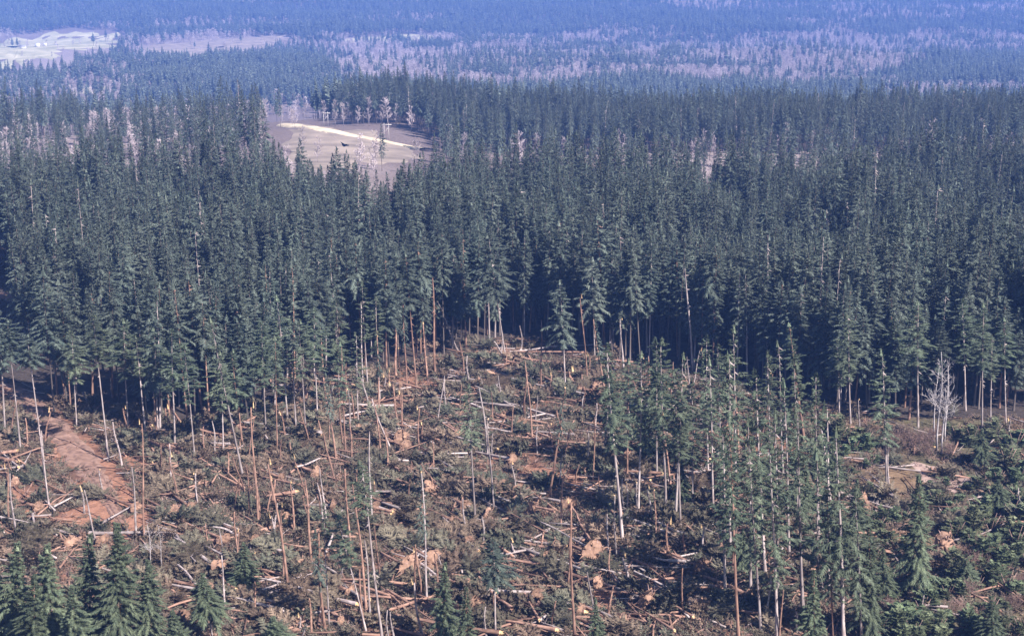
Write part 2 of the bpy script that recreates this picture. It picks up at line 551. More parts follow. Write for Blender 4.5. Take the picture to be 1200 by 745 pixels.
FIELD = [(-260, 44), (0, 46), (85, 33), (140, 38), (152, 47), (135, 58), (90, 60), (60, 70), (20, 78), (0, 84), (-260, 96)]
CLEARING = [(325, 143), (400, 150), (500, 172), (500, 186), (440, 200), (370, 205), (320, 175)]
LEFT_GAP = [(-120, 318), (14, 322), (24, 345), (30, 400), (34, 466), (-120, 470)]

# ------------------------------------------------------------------ ground
def grid_sheet(name, ys, us, halfw, mats, zoff=0.0, colour=None, micro=None):
    Y, U = np.meshgrid(ys, us, indexing='ij')
    X = U * (halfw(Y))
    Z = ht(X, Y) + zoff
    if micro is not None:
        Z = Z + micro(X, Y)
    ny, nx = Y.shape
    v = np.stack([X, Y, Z], 2).reshape(-1, 3)
    idx = np.arange(ny * nx).reshape(ny, nx)
    a, b, c, d = idx[:-1, :-1].ravel(), idx[:-1, 1:].ravel(), idx[1:, 1:].ravel(), idx[1:, :-1].ravel()
    f = np.concatenate([np.stack([a, b, c], 1), np.stack([a, c, d], 1)])
    mb = MB(); mb.add(v, f)
    me = mb.mesh(name, mats)
    if colour is not None:
        col = colour(X.ravel(), Y.ravel(), Z.ravel())
        at_ = me.color_attributes.new("soil_type", 'FLOAT_COLOR', 'POINT')
        at_.data.foreach_set("color", np.concatenate([col, np.ones((len(col), 1))], 1).astype(np.float32).ravel())
    for p in me.polygons:
        pass
    me.polygons.foreach_set("use_smooth", np.ones(len(me.polygons), bool))
    return me

def ground_colour(X, Y, Z):
    px, py = project(X, Y, Z)
    n = fbm(X / 22, Y / 22, 21, 3)[:, None]
    litter = np.array([0.135, 0.074, 0.053]); soil = np.array([0.29, 0.15, 0.10]); moss = np.array([0.085, 0.088, 0.055])
    c = litter + (soil - litter) * smooth(.50, .68, n)
    c = c + (moss - c) * smooth(.56, .40, n) * .6
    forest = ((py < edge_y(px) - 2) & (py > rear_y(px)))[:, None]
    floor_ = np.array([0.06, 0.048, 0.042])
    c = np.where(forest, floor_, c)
    far = (py <= rear_y(px))[:, None]
    n2 = fbm(X / 160, Y / 160, 31, 3)[:, None]
    brush = np.array([0.16, 0.125, 0.12]) + (np.array([0.27, 0.22, 0.21]) - np.array([0.16, 0.125, 0.12])) * smooth(.35, .65, n2)
    c = np.where(far, brush, c)
    scrub = ((px > 985) & (py > edge_y(px)))[:, None]
    c = np.where(scrub, c * .4 + np.array([0.12, 0.11, 0.065]) * .6, c)
    return c

def vcol_mat(name, rough=.95):
    m = bpy.data.materials.new(name)
    m.use_nodes = True
    nt = m.node_tree
    b = nt.nodes["Principled BSDF"]
    b.inputs["Roughness"].default_value = rough
    b.inputs["Specular IOR Level"].default_value = .1
    at_ = nt.nodes.new("ShaderNodeVertexColor"); at_.layer_name = "soil_type"
    tc = nt.nodes.new("ShaderNodeTexCoord")
    n1 = nt.nodes.new("ShaderNodeTexNoise"); n1.inputs["Scale"].default_value = .55; n1.inputs["Detail"].default_value = 8; n1.inputs["Roughness"].default_value = .7
    nt.links.new(tc.outputs["Object"], n1.inputs["Vector"])
    mr = nt.nodes.new("ShaderNodeMapRange")
    mr.inputs["From Min"].default_value, mr.inputs["From Max"].default_value = .3, .7
    mr.inputs["To Min"].default_value, mr.inputs["To Max"].default_value = .55, 1.45
    nt.links.new(n1.outputs["Fac"], mr.inputs["Value"])
    hs = nt.nodes.new("ShaderNodeHueSaturation")
    nt.links.new(at_.outputs["Color"], hs.inputs["Color"]); nt.links.new(mr.outputs["Result"], hs.inputs["Value"])
    nt.links.new(hs.outputs["Color"], b.inputs["Base Color"])
    bp = nt.nodes.new("ShaderNodeBump"); bp.inputs["Strength"].default_value = .8; bp.inputs["Distance"].default_value = .5
    nt.links.new(n1.outputs["Fac"], bp.inputs["Height"]); nt.links.new(bp.outputs["Normal"], b.inputs["Normal"])
    return m

ys = 120 * (8600 / 120) ** np.linspace(0, 1, 640)
us = np.linspace(-1, 1, 261)
ROADP = [at(*p) for p in [(-60, 438), (20, 456), (45, 478), (75, 510), (100, 540), (122, 570), (140, 600), (158, 625)]]
def road_dist(X, Y):
    X = np.asarray(X, float); Y = np.asarray(Y, float)
    rd = np.full(X.shape, 1e9)
    for p, q in zip(ROADP, ROADP[1:]):
        for t in np.linspace(0, 1, 8):
            m = p.lerp(q, t)
            rd = np.minimum(rd, np.hypot(X - m.x, Y - m.y))
    return rd
micro_fn = lambda X, Y: 1.7 * (fbm(X / 8, Y / 8, 51, 3) - .5) * smooth(700, 450, Y) * smooth(5, 12, road_dist(X, Y))
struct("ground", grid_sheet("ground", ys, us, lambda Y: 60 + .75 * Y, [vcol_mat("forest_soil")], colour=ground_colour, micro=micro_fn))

def ribbon(name, pts, widths, m, zoff, n=140, across=27, crown_h=0.0):
    """A draped strip of ground along photo points."""
    P = [at(*p) for p in pts]
    s = np.linspace(0, len(P) - 1, n)
    xs = np.interp(s, range(len(P)), [p.x for p in P]); ysn = np.interp(s, range(len(P)), [p.y for p in P]); wd = np.interp(s, range(len(P)), widths)
    k = np.ones(5) / 5
    xs[2:-2] = np.convolve(xs, k, 'valid'); ysn[2:-2] = np.convolve(ysn, k, 'valid')
    dx, dy = np.gradient(xs), np.gradient(ysn)
    l = np.hypot(dx, dy); nx_, ny_ = -dy / l, dx / l
    t = np.linspace(-.5, .5, across)
    jit = 1 + .55 * (fbm(s * 5, s * 0, 77, 3) - .5)
    X = xs[:, None] + nx_[:, None] * t[None] * (wd * jit)[:, None]
    Y = ysn[:, None] + ny_[:, None] * t[None] * (wd * jit)[:, None]
    Z = ht(X, Y) + micro_fn(X, Y) + zoff * (1 - 1.9 * (2 * np.abs(t[None])) ** 4) + crown_h * (1 - (2 * t[None]) ** 2) - crown_h * 2.2 * (np.exp(-((t[None] - .2) / .06) ** 2) + np.exp(-((t[None] + .2) / .06) ** 2)) + crown_h * 2 * (fbm(X / 1.5, Y / 1.5, 55, 2) - .5)
    v = np.stack([X, Y, Z], 2).reshape(-1, 3)
    idx = np.arange(n * across).reshape(n, across)
    a, b, c, d = idx[:-1, :-1].ravel(), idx[:-1, 1:].ravel(), idx[1:, 1:].ravel(), idx[1:, :-1].ravel()
    mb = MB(); mb.add(v, np.concatenate([np.stack([a, b, c], 1), np.stack([a, c, d], 1)]))
    me = mb.mesh(name, [m]); me.polygons.foreach_set("use_smooth", np.ones(len(me.polygons), bool))
    return struct(name, me)

def patch(name, poly, m, zoff, n=26):
    """A draped patch of ground inside a photo polygon (fan of rings)."""
    P = [at(*p) for p in poly]
    pts = []
    for i in range(len(P)):
        for k in range(5):
            q = P[i].lerp(P[(i + 1) % len(P)], k / 5)
            pts.append((q.x, q.y))
    pts = np.array(pts); c = pts.mean(0)
    jit = 1 + .13 * RNG.normal(0, 1, len(pts))
    pts = c + (pts - c) * jit[:, None]
    rings = 10
    v, f = [], []
    m_ = len(pts)
    for i in range(rings + 1):
        q = c + (pts - c) * (i / rings)
        v.append(np.stack([q[:, 0], q[:, 1], ht(q[:, 0], q[:, 1]) + micro_fn(q[:, 0], q[:, 1]) + zoff * (1 - 2.0 * (i / rings) ** 5)], 1))
    v = np.vstack(v)
    for i in range(rings):
        for j in range(m_):
            k = (j + 1) % m_
            f += [(i * m_ + j, (i + 1) * m_ + j, (i + 1) * m_ + k), (i * m_ + j, (i + 1) * m_ + k, i * m_ + k)]
    mb = MB(); mb.add(v, f)
    me = mb.mesh(name, [m]); me.polygons.foreach_set("use_smooth", np.ones(len(me.polygons), bool))
    return struct(name, me)

M_ROAD = mat("dirt_road_soil", (0.15, 0.09, 0.07), (0.32, 0.20, 0.155), .6, .95, 0, detail=8, bump=.5)
M_FIELD = mat("pale_field_grass", (0.28, 0.265, 0.16), (0.52, 0.475, 0.32), .02, .95, 0)
M_SAND = mat("bright_dirt", (0.44, 0.36, 0.25), (0.72, 0.61, 0.44), .12, .95, 0)
M_DRY = mat("dry_pink_grass", (0.30, 0.20, 0.175), (0.44, 0.32, 0.27), .4, .95, 0, detail=8)
M_GREEN = mat("moss_grass", (0.075, 0.10, 0.05), (0.12, 0.135, 0.07), .5, .95, 0, detail=8)
M_HEATH = mat("pinkish_heath", (0.19, 0.155, 0.13), (0.34, 0.275, 0.225), .05, .95, 0, detail=8)
ribbon("dirt_road", [(-60, 440), (20, 457), (45, 480), (75, 512), (98, 540), (118, 568), (132, 594), (144, 615)], [7, 7, 7, 7.5, 8, 6.5, 4, 2], M_ROAD, .25, crown_h=.14)
ribbon("dirt_path", [(-80, 350), (-20, 346), (15, 345), (30, 352)], [16, 15, 13, 8], M_ROAD, .5)
patch("grass_clearing", [(1062, 540), (1105, 545), (1150, 560), (1160, 580), (1110, 578), (1065, 565)], M_DRY, .25)
patch("mossy_clearing", [(296, 528), (330, 524), (362, 536), (350, 548), (310, 550)], M_GREEN, .3)
patch("field", FIELD, M_FIELD, 2.0)
patch("heath", CLEARING, M_HEATH, 1.0)
ribbon("dirt_track", [(333, 147), (370, 152), (410, 160), (450, 167), (495, 176)], [20, 17, 11, 9, 6], M_SAND, 1.6)
patch("field", [(395, 47), (470, 40), (525, 41), (480, 50), (400, 54)], M_FIELD, 2.5)
patch("heath", [(160, 54), (240, 46), (335, 40), (350, 50), (300, 60), (240, 72), (165, 68)], M_HEATH, 2.0)
patch("field", [(-60, 128), (20, 128), (34, 136), (-60, 142)], M_FIELD, 2.0)
patch("field", [(70, 105), (125, 100), (128, 107), (80, 112)], M_FIELD, 2.0)

# ------------------------------------------------------------------ geometry-node scatter for masses
def scatter(name, pts, rotz, tilt, scales, idx, meshes, kind='stuff'):
    coll = bpy.data.collections.new(name + "_forms")
    for i, me in enumerate(meshes):
        o = bpy.data.objects.new(f"{name}_form_{i:03d}", me)
        coll.objects.link(o)
    me = bpy.data.meshes.new(name)
    me.vertices.add(len(pts)); me.vertices.foreach_set("co", np.asarray(pts, np.float32).ravel())
    a = me.attributes.new("rot", 'FLOAT_VECTOR', 'POINT')
    rot = np.stack([tilt[:, 0], tilt[:, 1], rotz], 1).astype(np.float32)
    a.data.foreach_set("vector", rot.ravel())
    a = me.attributes.new("size", 'FLOAT_VECTOR', 'POINT'); a.data.foreach_set("vector", np.asarray(scales, np.float32).ravel())
    a = me.attributes.new("form", 'INT', 'POINT'); a.data.foreach_set("value", np.asarray(idx, np.int32))
    ob = bpy.data.objects.new(name, me)
    COL.objects.link(ob)
    ng = bpy.data.node_groups.new(name + "_nodes", 'GeometryNodeTree')
    ng.interface.new_socket("Geometry", in_out='INPUT', socket_type='NodeSocketGeometry')
    ng.interface.new_socket("Geometry", in_out='OUTPUT', socket_type='NodeSocketGeometry')
    N, L = ng.nodes, ng.links
    gi, go = N.new("NodeGroupInput"), N.new("NodeGroupOutput")
    ci = N.new("GeometryNodeCollectionInfo")
    ci.inputs["Collection"].default_value = coll
    ci.inputs["Separate Children"].default_value = True
    ci.inputs["Reset Children"].default_value = True
    ip = N.new("GeometryNodeInstanceOnPoints")
    ip.inputs["Pick Instance"].default_value = True
    def attr(nm, tp):
        n = N.new("GeometryNodeInputNamedAttribute"); n.data_type = tp; n.inputs["Name"].default_value = nm
        return [s for s in n.outputs if s.enabled and s.name == "Attribute"][0]
    e2r = N.new("FunctionNodeEulerToRotation")
    L.new(attr("rot", 'FLOAT_VECTOR'), e2r.inputs[0])
    L.new(gi.outputs[0], ip.inputs["Points"])
    L.new(ci.outputs[0], ip.inputs["Instance"])
    L.new(attr("form", 'INT'), ip.inputs["Instance Index"])
    L.new(e2r.outputs[0], ip.inputs["Rotation"])
    L.new(attr("size", 'FLOAT_VECTOR'), ip.inputs["Scale"])
    L.new(ip.outputs[0], go.inputs[0])
    md = ob.modifiers.new("scatter", 'NODES'); md.node_group = ng
    return tag(ob, kind=kind)

def full_tree(mb, s, near=True):
    rng = rr(300 + s)
    H = rng.uniform(33, 39)
    if near:
        cb = rng.uniform(.22, .42) * H
        m2 = MB(); trunk_norm(m2, rng, .12, stubs=4, stub_len=(1, 3))
        v = np.vstack(m2.v) * np.array([.30, .30, H * .93]); mb.add(v, np.vstack(m2.f), 1)
        crown(mb, rng, H - cb, rng.uniform(3.5, 4.7), 230, P_FULL if s % 3 else P_TUFT, z0=cb, stations=9, twig=.22, gap=rng.uniform(.08, .25))
    else:
        cb = rng.uniform(.28, .42) * H
        mb.tube([[0, 0, 0], [0, 0, H * .6]], [.36, .2], 3, 1, cap=False)
        crown_far(mb, rng, H - cb, rng.uniform(3.4, 4.4), 64, P_FULL, z0=cb)
FOREST = [build(lambda b, s=s: full_tree(b, s, True), "forest_fir", [M_FIR, M_FBARK]) for s in range(8)]
FOREST += [build(lambda b, s=s: full_tree(b, s, False), "far_fir", [M_FIR, M_FBARK]) for s in range(8, 14)]
def grey_tree(mb, s):
    rng = rr(360 + s)
    H = rng.uniform(33, 38)
    m2 = MB(); trunk_norm(m2, rng, .16, stubs=26, stub_len=(2, 6))
    v = np.vstack(m2.v) * np.array([.27, .27, H]); mb.add(v, np.vstack(m2.f), 1)
    crown(mb, rng, H * .55, 2.6, 70, P_TUFT, z0=H * .45, stations=8, twig=.2, gap=.4)
FOREST += [build(lambda b, s=s: grey_tree(b, s), "grey_fir", [M_FIR, M_PALE]) for s in range(3)]
BARE = [build(lambda b, s=s: bare_tree(b, rr(400 + s), 20, 5.5, 1, 34, 8, .2, sides=3, tw_r=.15), "bare_tree", [M_BARE]) for s in range(4)]

# ------------------------------------------------------------------ standing trees from the photograph
# (base x, base y, top x, top y, crown bottom y, crown width px, crown form, bark)
TREES = [
 (6, 507, -4, 362, 432, 30, 'tuft', 'pale'), (24, 525, 10, 372, 415, 30, 'tuft', 'pale'), (53, 560, 33, 390, 426, 26, 'tuft', 'pale'),
 (127, 540, 108, 368, 428, 36, 'full', 'pale'), (171, 510, 158, 392, 440, 28, 'thin', 'pale'), (286, 563, 244, 372, 470, 30, 'thin', 'pale'),
 (284, 520, 272, 408, 475, 28, 'full', 'red'), (338, 499, 324, 345, 430, 34, 'thin', 'pale'), (347, 502, 340, 385, 440, 26, 'thin', 'pale'),
 (488, 451, 474, 296, 358, 34, 'tuft', 'red'), (593, 421, 571, 272, 346, 40, 'tuft', 'pale'), (663, 460, 656, 328, 402, 30, 'tuft', 'pale'),
 (697, 423, 694, 300, 370, 30, 'tuft', 'pale'), (709, 411, 700, 250, 335, 34, 'tuft', 'red'), (431, 456, 424, 330, 400, 26, 'thin', 'pale'),
 (557, 610, 549, 448, 520, 27, 'full', 'pale'), (450, 762, 421, 536, 600, 28, 'full', 'pale'), (430, 742, 398, 598, 655, 40, 'thin', 'pale'),
 (581, 748, 577, 630, 684, 32, 'tuft', 'pale'), (386, 735, 378, 590, 628, 20, 'thin', 'pale'),
 (730, 638, 713, 402, 522, 38, 'full', 'pale'), (748, 600, 752, 410, 515, 34, 'full', 'pale'), (781, 606, 776, 395, 520, 36, 'full', 'pale'),
 (798, 624, 790, 432, 535, 40, 'full', 'pale'), (812, 594, 812, 445, 545, 34, 'full', 'pale'), (791, 620, 800, 410, 520, 30, 'thin', 'pale'),
 (836, 600, 832, 440, 540, 26, 'thin', 'pale'), (856, 648, 853, 432, 590, 32, 'full', 'pale'), (897, 675, 884, 450, 590, 38, 'full', 'pale'),
 (866, 752, 852, 520, 640, 36, 'full', 'red'), (892, 740, 878, 530, 655, 34, 'thin', 'pale'), (925, 650, 918, 462, 590, 30, 'thin', 'pale'),
 (941, 715, 934, 500, 640, 34, 'full', 'pale'), (911, 745, 906, 540, 690, 36, 'full', 'pale'), (989, 755, 982, 520, 690, 38, 'full', 'pale'),
 (1010, 755, 1004, 590, 720, 36, 'full', 'pale'), (977, 752, 972, 600, 700, 34, 'full', 'red'), (960, 640, 955, 452, 560, 30, 'full', 'pale'),
 (903, 585, 900, 430, 520, 30, 'full', 'pale'), 
 (918, 560, 912, 420, 500, 26, 'thin', 'pale'), (844, 520, 842, 400, 470, 26, 'full', 'pale'),
 (997, 497, 992, 366, 445, 34, 'full', 'pale'), (1040, 574, 1033, 408, 516, 32, 'full', 'pale'), (945, 525, 925, 378, 440, 28, 'thin', 'red'),
 (1077, 697, 1077, 555, 672, 44, 'bush', 'red'), (1076, 501, 1074, 350, 425, 34, 'full', 'pale'), (1132, 482, 1130, 350, 425, 30, 'full', 'pale'),
 (1151, 509, 1150, 352, 425, 32, 'full', 'pale'), (1161, 501, 1160, 390, 440, 26, 'thin', 'pale'), (1179, 496, 1178, 372, 428, 30, 'full', 'pale'),
 (984, 491, 982, 390, 450, 26, 'full', 'pale'), (1050, 480, 1048, 370, 425, 26, 'full', 'pale'),
 (912, 700, 908, 500, 668, 38, 'thin', 'pale'), (880, 700, 876, 505, 660, 34, 'full', 'pale'),
 (960, 735, 957, 545, 705, 40, 'thin', 'pale'), (972, 690, 968, 490, 640, 36, 'thin', 'pale'), (850, 700, 846, 520, 640, 30, 'thin', 'pale'), 
 (935, 610, 930, 430, 570, 34, 'full', 'pale'), (862, 560, 860, 400, 510, 32, 'full', 'pale'), (830, 560, 828, 410, 500, 30, 'full', 'pale'),
 (770, 560, 768, 395, 500, 36, 'full', 'pale'), (735, 560, 737, 420, 510, 34, 'full', 'red'), (1022, 750, 1020, 610, 735, 36, 'bush', 'red'), (955, 795, 954, 668, 780, 40, 'bush', 'red'),
 (985, 660, 985, 590, 650, 28, 'bush', 'red'), (870, 670, 870, 615, 662, 24, 'bush', 'red'), (1005, 620, 1005, 560, 612, 26, 'bush', 'red'), (945, 600, 945, 540, 592, 26, 'bush', 'red'),
 (975, 570, 975, 510, 562, 26, 'bush', 'red'), (1035, 700, 1035, 640, 692, 26, 'bush', 'red'), (800, 590, 800, 540, 584, 24, 'bush', 'red'),
 (1170, 600, 1170, 560, 594, 28, 'bush', 'red'), (1130, 690, 1130, 650, 684, 26, 'bush', 'red'), (1165, 760, 1165, 700, 750, 34, 'bush', 'red'), (1150, 545, 1150, 500, 538, 26, 'bush', 'red'),
 (205, 520, 200, 385, 455, 32, 'full', 'pale'), (228, 535, 218, 400, 470, 28, 'thin', 'pale'), (312, 512, 306, 372, 450, 32, 'full', 'pale'), (325, 530, 322, 392, 460, 28, 'thin', 'red'),
 (358, 505, 352, 372, 440, 32, 'thin', 'pale'), (372, 490, 368, 360, 430, 34, 'full', 'pale'), (398, 480, 394, 348, 425, 32, 'full', 'pale'), (405, 530, 398, 400, 470, 26, 'thin', 'red'), (150, 500, 145, 372, 440, 34, 'full', 'pale'),
 (185, 505, 181, 380, 450, 30, 'thin', 'pale'), (262, 530, 258, 410, 475, 30, 'full', 'pale'), (90, 500, 84, 385, 445, 30, 'full', 'pale'), (445, 470, 441, 345, 410, 28, 'thin', 'pale'), (420, 500, 416, 388, 450, 24, 'thin', 'pale'),
 (20, 770, 18, 628, 748, 54, 'bush', 'red'), (62, 775, 58, 612, 750, 54, 'bush', 'red'), (106, 765, 104, 618, 745, 46, 'bush', 'red'),
 (142, 780, 139, 588, 748, 58, 'bush', 'red'), (176, 772, 174, 640, 750, 46, 'bush', 'red'), (-8, 765, -8, 645, 745, 52, 'bush', 'red'),
 (40, 800, 38, 668, 785, 50, 'bush', 'red'), (88, 800, 86, 672, 785, 50, 'bush', 'red'), (205, 790, 204, 690, 775, 40, 'bush', 'red'),
 (250, 752, 238, 648, 716, 36, 'bush', 'pale'), (285, 692, 284, 622, 682, 32, 'bush', 'red'), (321, 775, 320, 698, 765, 44, 'bush', 'red'),
 (522, 765, 521, 660, 755, 38, 'bush', 'red'), (548, 790, 546, 690, 780, 30, 'bush', 'red'), (700, 790, 698, 700, 775, 26, 'bush', 'red'),
 (756, 540, 754, 470, 528, 26, 'bush', 'red'), (770, 490, 768, 425, 480, 26, 'bush', 'red'), (716, 498, 715, 430, 488, 24, 'bush', 'red'),
]
REGION = [
 (lambda x, y: x < 230 and y > 600, "in the near thicket"),
 (lambda x, y: x < 200, "beside the dirt road"),
 (lambda x, y: y < 470 and x < 770, "at the forest edge"),
 (lambda x, y: x > 960 and y < 600, "by the brushy clearing"),
 (lambda x, y: x >= 1015, "in the scrub"),
 (lambda x, y: x >= 690, "in the thin stand"),
 (lambda x, y: y > 590, "among the nearest logs"),
 (lambda x, y: True, "in mid blowdown"),
]
ORD = ["first", "second", "third", "fourth", "fifth", "sixth", "seventh", "eighth", "ninth", "tenth", "eleventh", "twelfth", "thirteenth", "fourteenth",
       "fifteenth", "sixteenth", "seventeenth", "eighteenth", "nineteenth", "twentieth"]
def region(x, y):
    for f, nm in REGION:
        if f(x, y): return nm
LANDMARK = [("the dirt road", 70, 505), ("the road's lower end", 140, 605), ("the side path", 10, 348), ("the mossy patch", 330, 536),
 ("the twin orange root plates", 495, 668), ("the round mid root plate", 502, 583), ("the tall dead edge pole", 508, 430), ("the bare trunked edge fir", 593, 415), ("the thick orange stump", 672, 448),
 ("the tall grey dead trunk", 812, 436), ("the alder clump", 1100, 520), ("the dry grass patch", 1105, 560), ("the tallest yellow topped trunk", 674, 700), ("the dark root mass", 694, 662),
 ("the parallel pale logs", 790, 625), ("the crossed pale logs", 1040, 585), ("the white roadside trunk", 160, 600), ("the thick orange stub", 358, 465), ("the small dense fir", 557, 590),
 ("the leaning pale fir", 440, 700), ("the dark bushy fir", 1077, 660), ("the near thicket", 110, 700), ("the leaning pale pole", 970, 560), ("the cluster of pale poles", 730, 605)]
placed = {}
def place_label(o, look, x, y, cat, group):
    nm, lx, ly = min(LANDMARK, key=lambda l: math.hypot(x - l[1], (y - l[2]) * 1.6))
    dx, dy = x - lx, (y - ly) * 1.6
    rel = ("right of" if dx > 0 else "left of") if abs(dx) > abs(dy) else ("nearer than" if dy > 0 else "behind")
    placed.setdefault((look, nm, rel), []).append((math.hypot(dx, dy), o, cat, group))
def flush_places():
    for (look, nm, rel), lst in placed.items():
        lst.sort(key=lambda t: t[0])
        for i, (d, o, cat, group) in enumerate(lst):
            tag(o, f"{look} {rel} {nm}" + ("" if len(lst) == 1 else ", first nearest" if i == 0 else f", {ORD[min(i, 19)]} nearest"), cat, group)
    placed.clear()
pending = {}
def later_label(o, look, x, y, cat, group):
    pending.setdefault((look, region(x, y)), []).append((x, o, cat, group))
def flush_labels():
    for (look, reg), lst in pending.items():
        lst.sort(key=lambda t: t[0])
        for i, (x, o, cat, group) in enumerate(lst):
            n = len(lst)
            lab = f"{look} {reg}"
            if n > 1:
                lab += ", leftmost" if i == 0 else ", rightmost" if i == n - 1 else f", {ORD[i]} from left" if i < n / 2 else f", {ORD[n - 1 - i]} from right"
            tag(o, lab, cat, group)
    pending.clear()

def set_tree(P, T, cb_frac, width, form, bark, name="fir_tree", rb=None):
    axis = T - P
    H = axis.length
    root = empty(name, P - Vector((0, 0, .3)))
    q = axis.to_track_quat('Z', 'Y')
    root.rotation_mode = 'QUATERNION'
    root.rotation_quaternion = q @ Quaternion((0, 0, 1), R.random() * 6.28)
    r = rb or max(.2, .0078 * H) * R.uniform(.85, 1.15)
    part("trunk", R.choice(TRUNK[bark]), root, scale=(r, r, H * .97))
    ch, cr = CROWN_DIM[form]
    part("crown", R.choice(CROWN[form]), root, loc=(0, 0, H * cb_frac), rot=(0, 0, R.random() * 6.28), scale=(width / 2 / cr, width / 2 / cr, H * (1 - cb_frac) / ch))
    return root

n_conifer = 0
hand_xy = []
for bx, by, tx, ty, cby, w, form, bark in TREES:
    if bx < 340 and form == 'bush': ty += R.uniform(4, 26)
    if 830 <= bx <= 1012 and by > 540 and form != 'bush': ty -= 20
    P = at(bx, by); T = top_at(P, tx, ty)
    look_form = form
    form = {'full': 'open', 'thin': 'airy'}.get(form, form)
    T = T + Vector((0, R.uniform(-1.5, 1.5), 0))
    ppm = FPX / math.hypot(P.y, H_CAM)
    cbf = min(.92, max(.03, 1 - (cby - ty) / (by - ty)))
    root = set_tree(P, T, cbf, w / ppm * (1.3 if form == 'bush' else 1.12 if form == 'airy' else 1.3), form, bark)
    hand_xy.append((P.x, P.y))
    H = (T - P).length
    lean = "leaning " if abs(tx - bx) > .12 * (by - ty) else ""
    look = {'tuft': "tall bare trunked fir with a tuft crown", 'full': "straight fir with a long dark crown", 'thin': "ragged thin crowned fir", 'bush': "bushy young green fir"}[look_form]
    later_label(root, lean + look, bx, by, "fir tree", "standing firs left in the blowdown")
    n_conifer += 1
flush_labels()

# ------------------------------------------------------------------ dense forest behind the blowdown
def jitter_grid(x0, x1, y0, y1, cell, rng):
    gx, gy = np.meshgrid(np.arange(x0, x1, cell), np.arange(y0, y1, cell))
    gx = gx + rng.uniform(-.46, .46, gx.shape) * cell
    gy = gy + rng.uniform(-.46, .46, gy.shape) * cell
    return gx.ravel(), gy.ravel()

gx, gy = jitter_grid(-420, 420, 330, 900, 5.0, RNG)
gz = ht(gx, gy)
px, py = project(gx, gy, gz)
ok = (px > -90) & (px < 1290) & (py < edge_y(px) + np.where(px < 430, 70, 30) * (fbm(gx / 15, gy / 15, 66, 2) - .55)) & (py > rear_y(px)) & ~in_poly(px, py, LEFT_GAP)
ok &= fbm(gx / 26, gy / 26, 61, 3) > .36
road_clear = ~((px < 60) & (py > 430) & (px > -60))
ok &= road_clear
gx, gy, gz, px, py = gx[ok], gy[ok], gz[ok], px[ok], py[ok]
# the rows nearest the open ground become individual trees
front = edge_y(px) - py
order = np.argsort(front - 0.0 * px)
vis = [i for i in order if -8 < px[i] < 1208]
N_IND = 300 - n_conifer
ind = set(vis[:N_IND])
def forest_part(x):
    return ("behind the dirt road" if x < 300 else "behind the middle of the blowdown" if x < 760 else "behind the thin stand and brushy clearing")
for i in sorted(ind):
    P = Vector((gx[i], gy[i], gz[i]))
    Hh = R.uniform(27, 39) * (.82 if px[i] > 1000 else 1)
    T = P + Vector((R.gauss(0, 1.1), R.gauss(0, 1.0), Hh))
    form = R.choice(['full', 'full', 'full', 'thin', 'tuft'])
    cb = {'full': R.uniform(.24, .46), 'thin': R.uniform(.25, .45), 'tuft': R.uniform(.5, .62)}[form]
    o = set_tree(P, T, cb, R.uniform(6.6, 9.2), form, R.choice(['pale', 'dark', 'dark', 'red']), rb=R.uniform(.22, .32))
    wide_ = {'full': "long crowned", 'thin': "thin crowned", 'tuft': "high crowned"}[form]
    place_label(o, f"{'tall' if Hh > 35 else 'shorter'} {wide_} forest fir", px[i], py[i], "fir tree", "front rows of the dense forest")
rest = np.array([i for i in range(len(gx)) if i not in ind])
fx, fy = gx[rest], gy[rest]
near_n = len(rest)

# far forest and bare woodland, out to the hills
px_l, py_l, typ, sx = [], [], [], []
yy = 560.0
rows = []
while yy < 6600:
    sp_ = 5.6 + yy / 560.0
    hw = .40 * yy + 40
    n = int(2 * hw / sp_)
    xs = np.linspace(-hw, hw, n) + RNG.uniform(-.48, .48, n) * sp_
    rows.append(np.stack([xs, yy + RNG.uniform(-.48, .48, n) * sp_], 1))
    yy += sp_
far = np.vstack(rows)
X, Y = far[:, 0], far[:, 1]
Z = ht(X, Y)
px, py = project(X, Y, Z)
dy_tree = 30 * FPX / Y * .5          # the middle of a tree shows this much above its base
vy = py - dy_tree
base_zone = py < rear_y(px) - 6
nz = fbm(X / 110, Y / 110, 41, 3)
nz2 = fbm(X / 300, Y / 260, 45, 2)
px0 = px
px = px + 150 * (fbm(X / 90, Y / 60, 47, 3) - .5) * (py < 170)
vy = vy + 14 * (fbm(X / 130, Y / 130, 48, 2) - .5)
pc = np.zeros(len(X)); pb = np.zeros(len(X))          # chances of conifer / bare tree
def setz(mask, c, b):
    pc[mask] = c; pb[mask] = b
setz(base_zone, .0, .06)
setz(base_zone & (px > 500) & (py > 176), .14, .05)
band = base_zone & (py < 181) & (py > 150) & (px > 500)
setz(base_zone & (py < 181) & (px > 500), .97, .03)
setz(base_zone & (px <= 500) & (px > 395) & (py < 146), .95, .05)
mixed = base_zone & (vy < 100) & (px > 330)
setz(mixed, .24, .7)
m_ = mixed & (nz > .5); setz(m_, .04, .94)
m_ = mixed & (nz < .36); setz(m_, .95, .05)
setz(base_zone & (vy < 80) & (vy > 36) & (px > 830) & (px < 1065) & (vy > 75 - (px - 830) * .16 - 20), .10, .88)
setz(base_zone & (vy < 98) & (vy > 62) & (px > 1075), .96, .04)
setz(base_zone & (vy < 112) & (vy > 97) & (px > 1040), .05, .92)
setz(base_zone & (vy < 62) & (vy > 48) & (px > 1090), .2, .75)
lm = base_zone & (px <= 372)
setz(lm & (vy < 190), .16, .07)
setz(lm & (vy < 150) & (nz > .60), .4, .2)
setz(lm & (vy < 112), .45, .3)
setz(lm & (vy < 112) & (nz > .5), .12, .5)
setz(lm & (vy < 135) & (vy > 112) & (nz > .55), .1, .3)
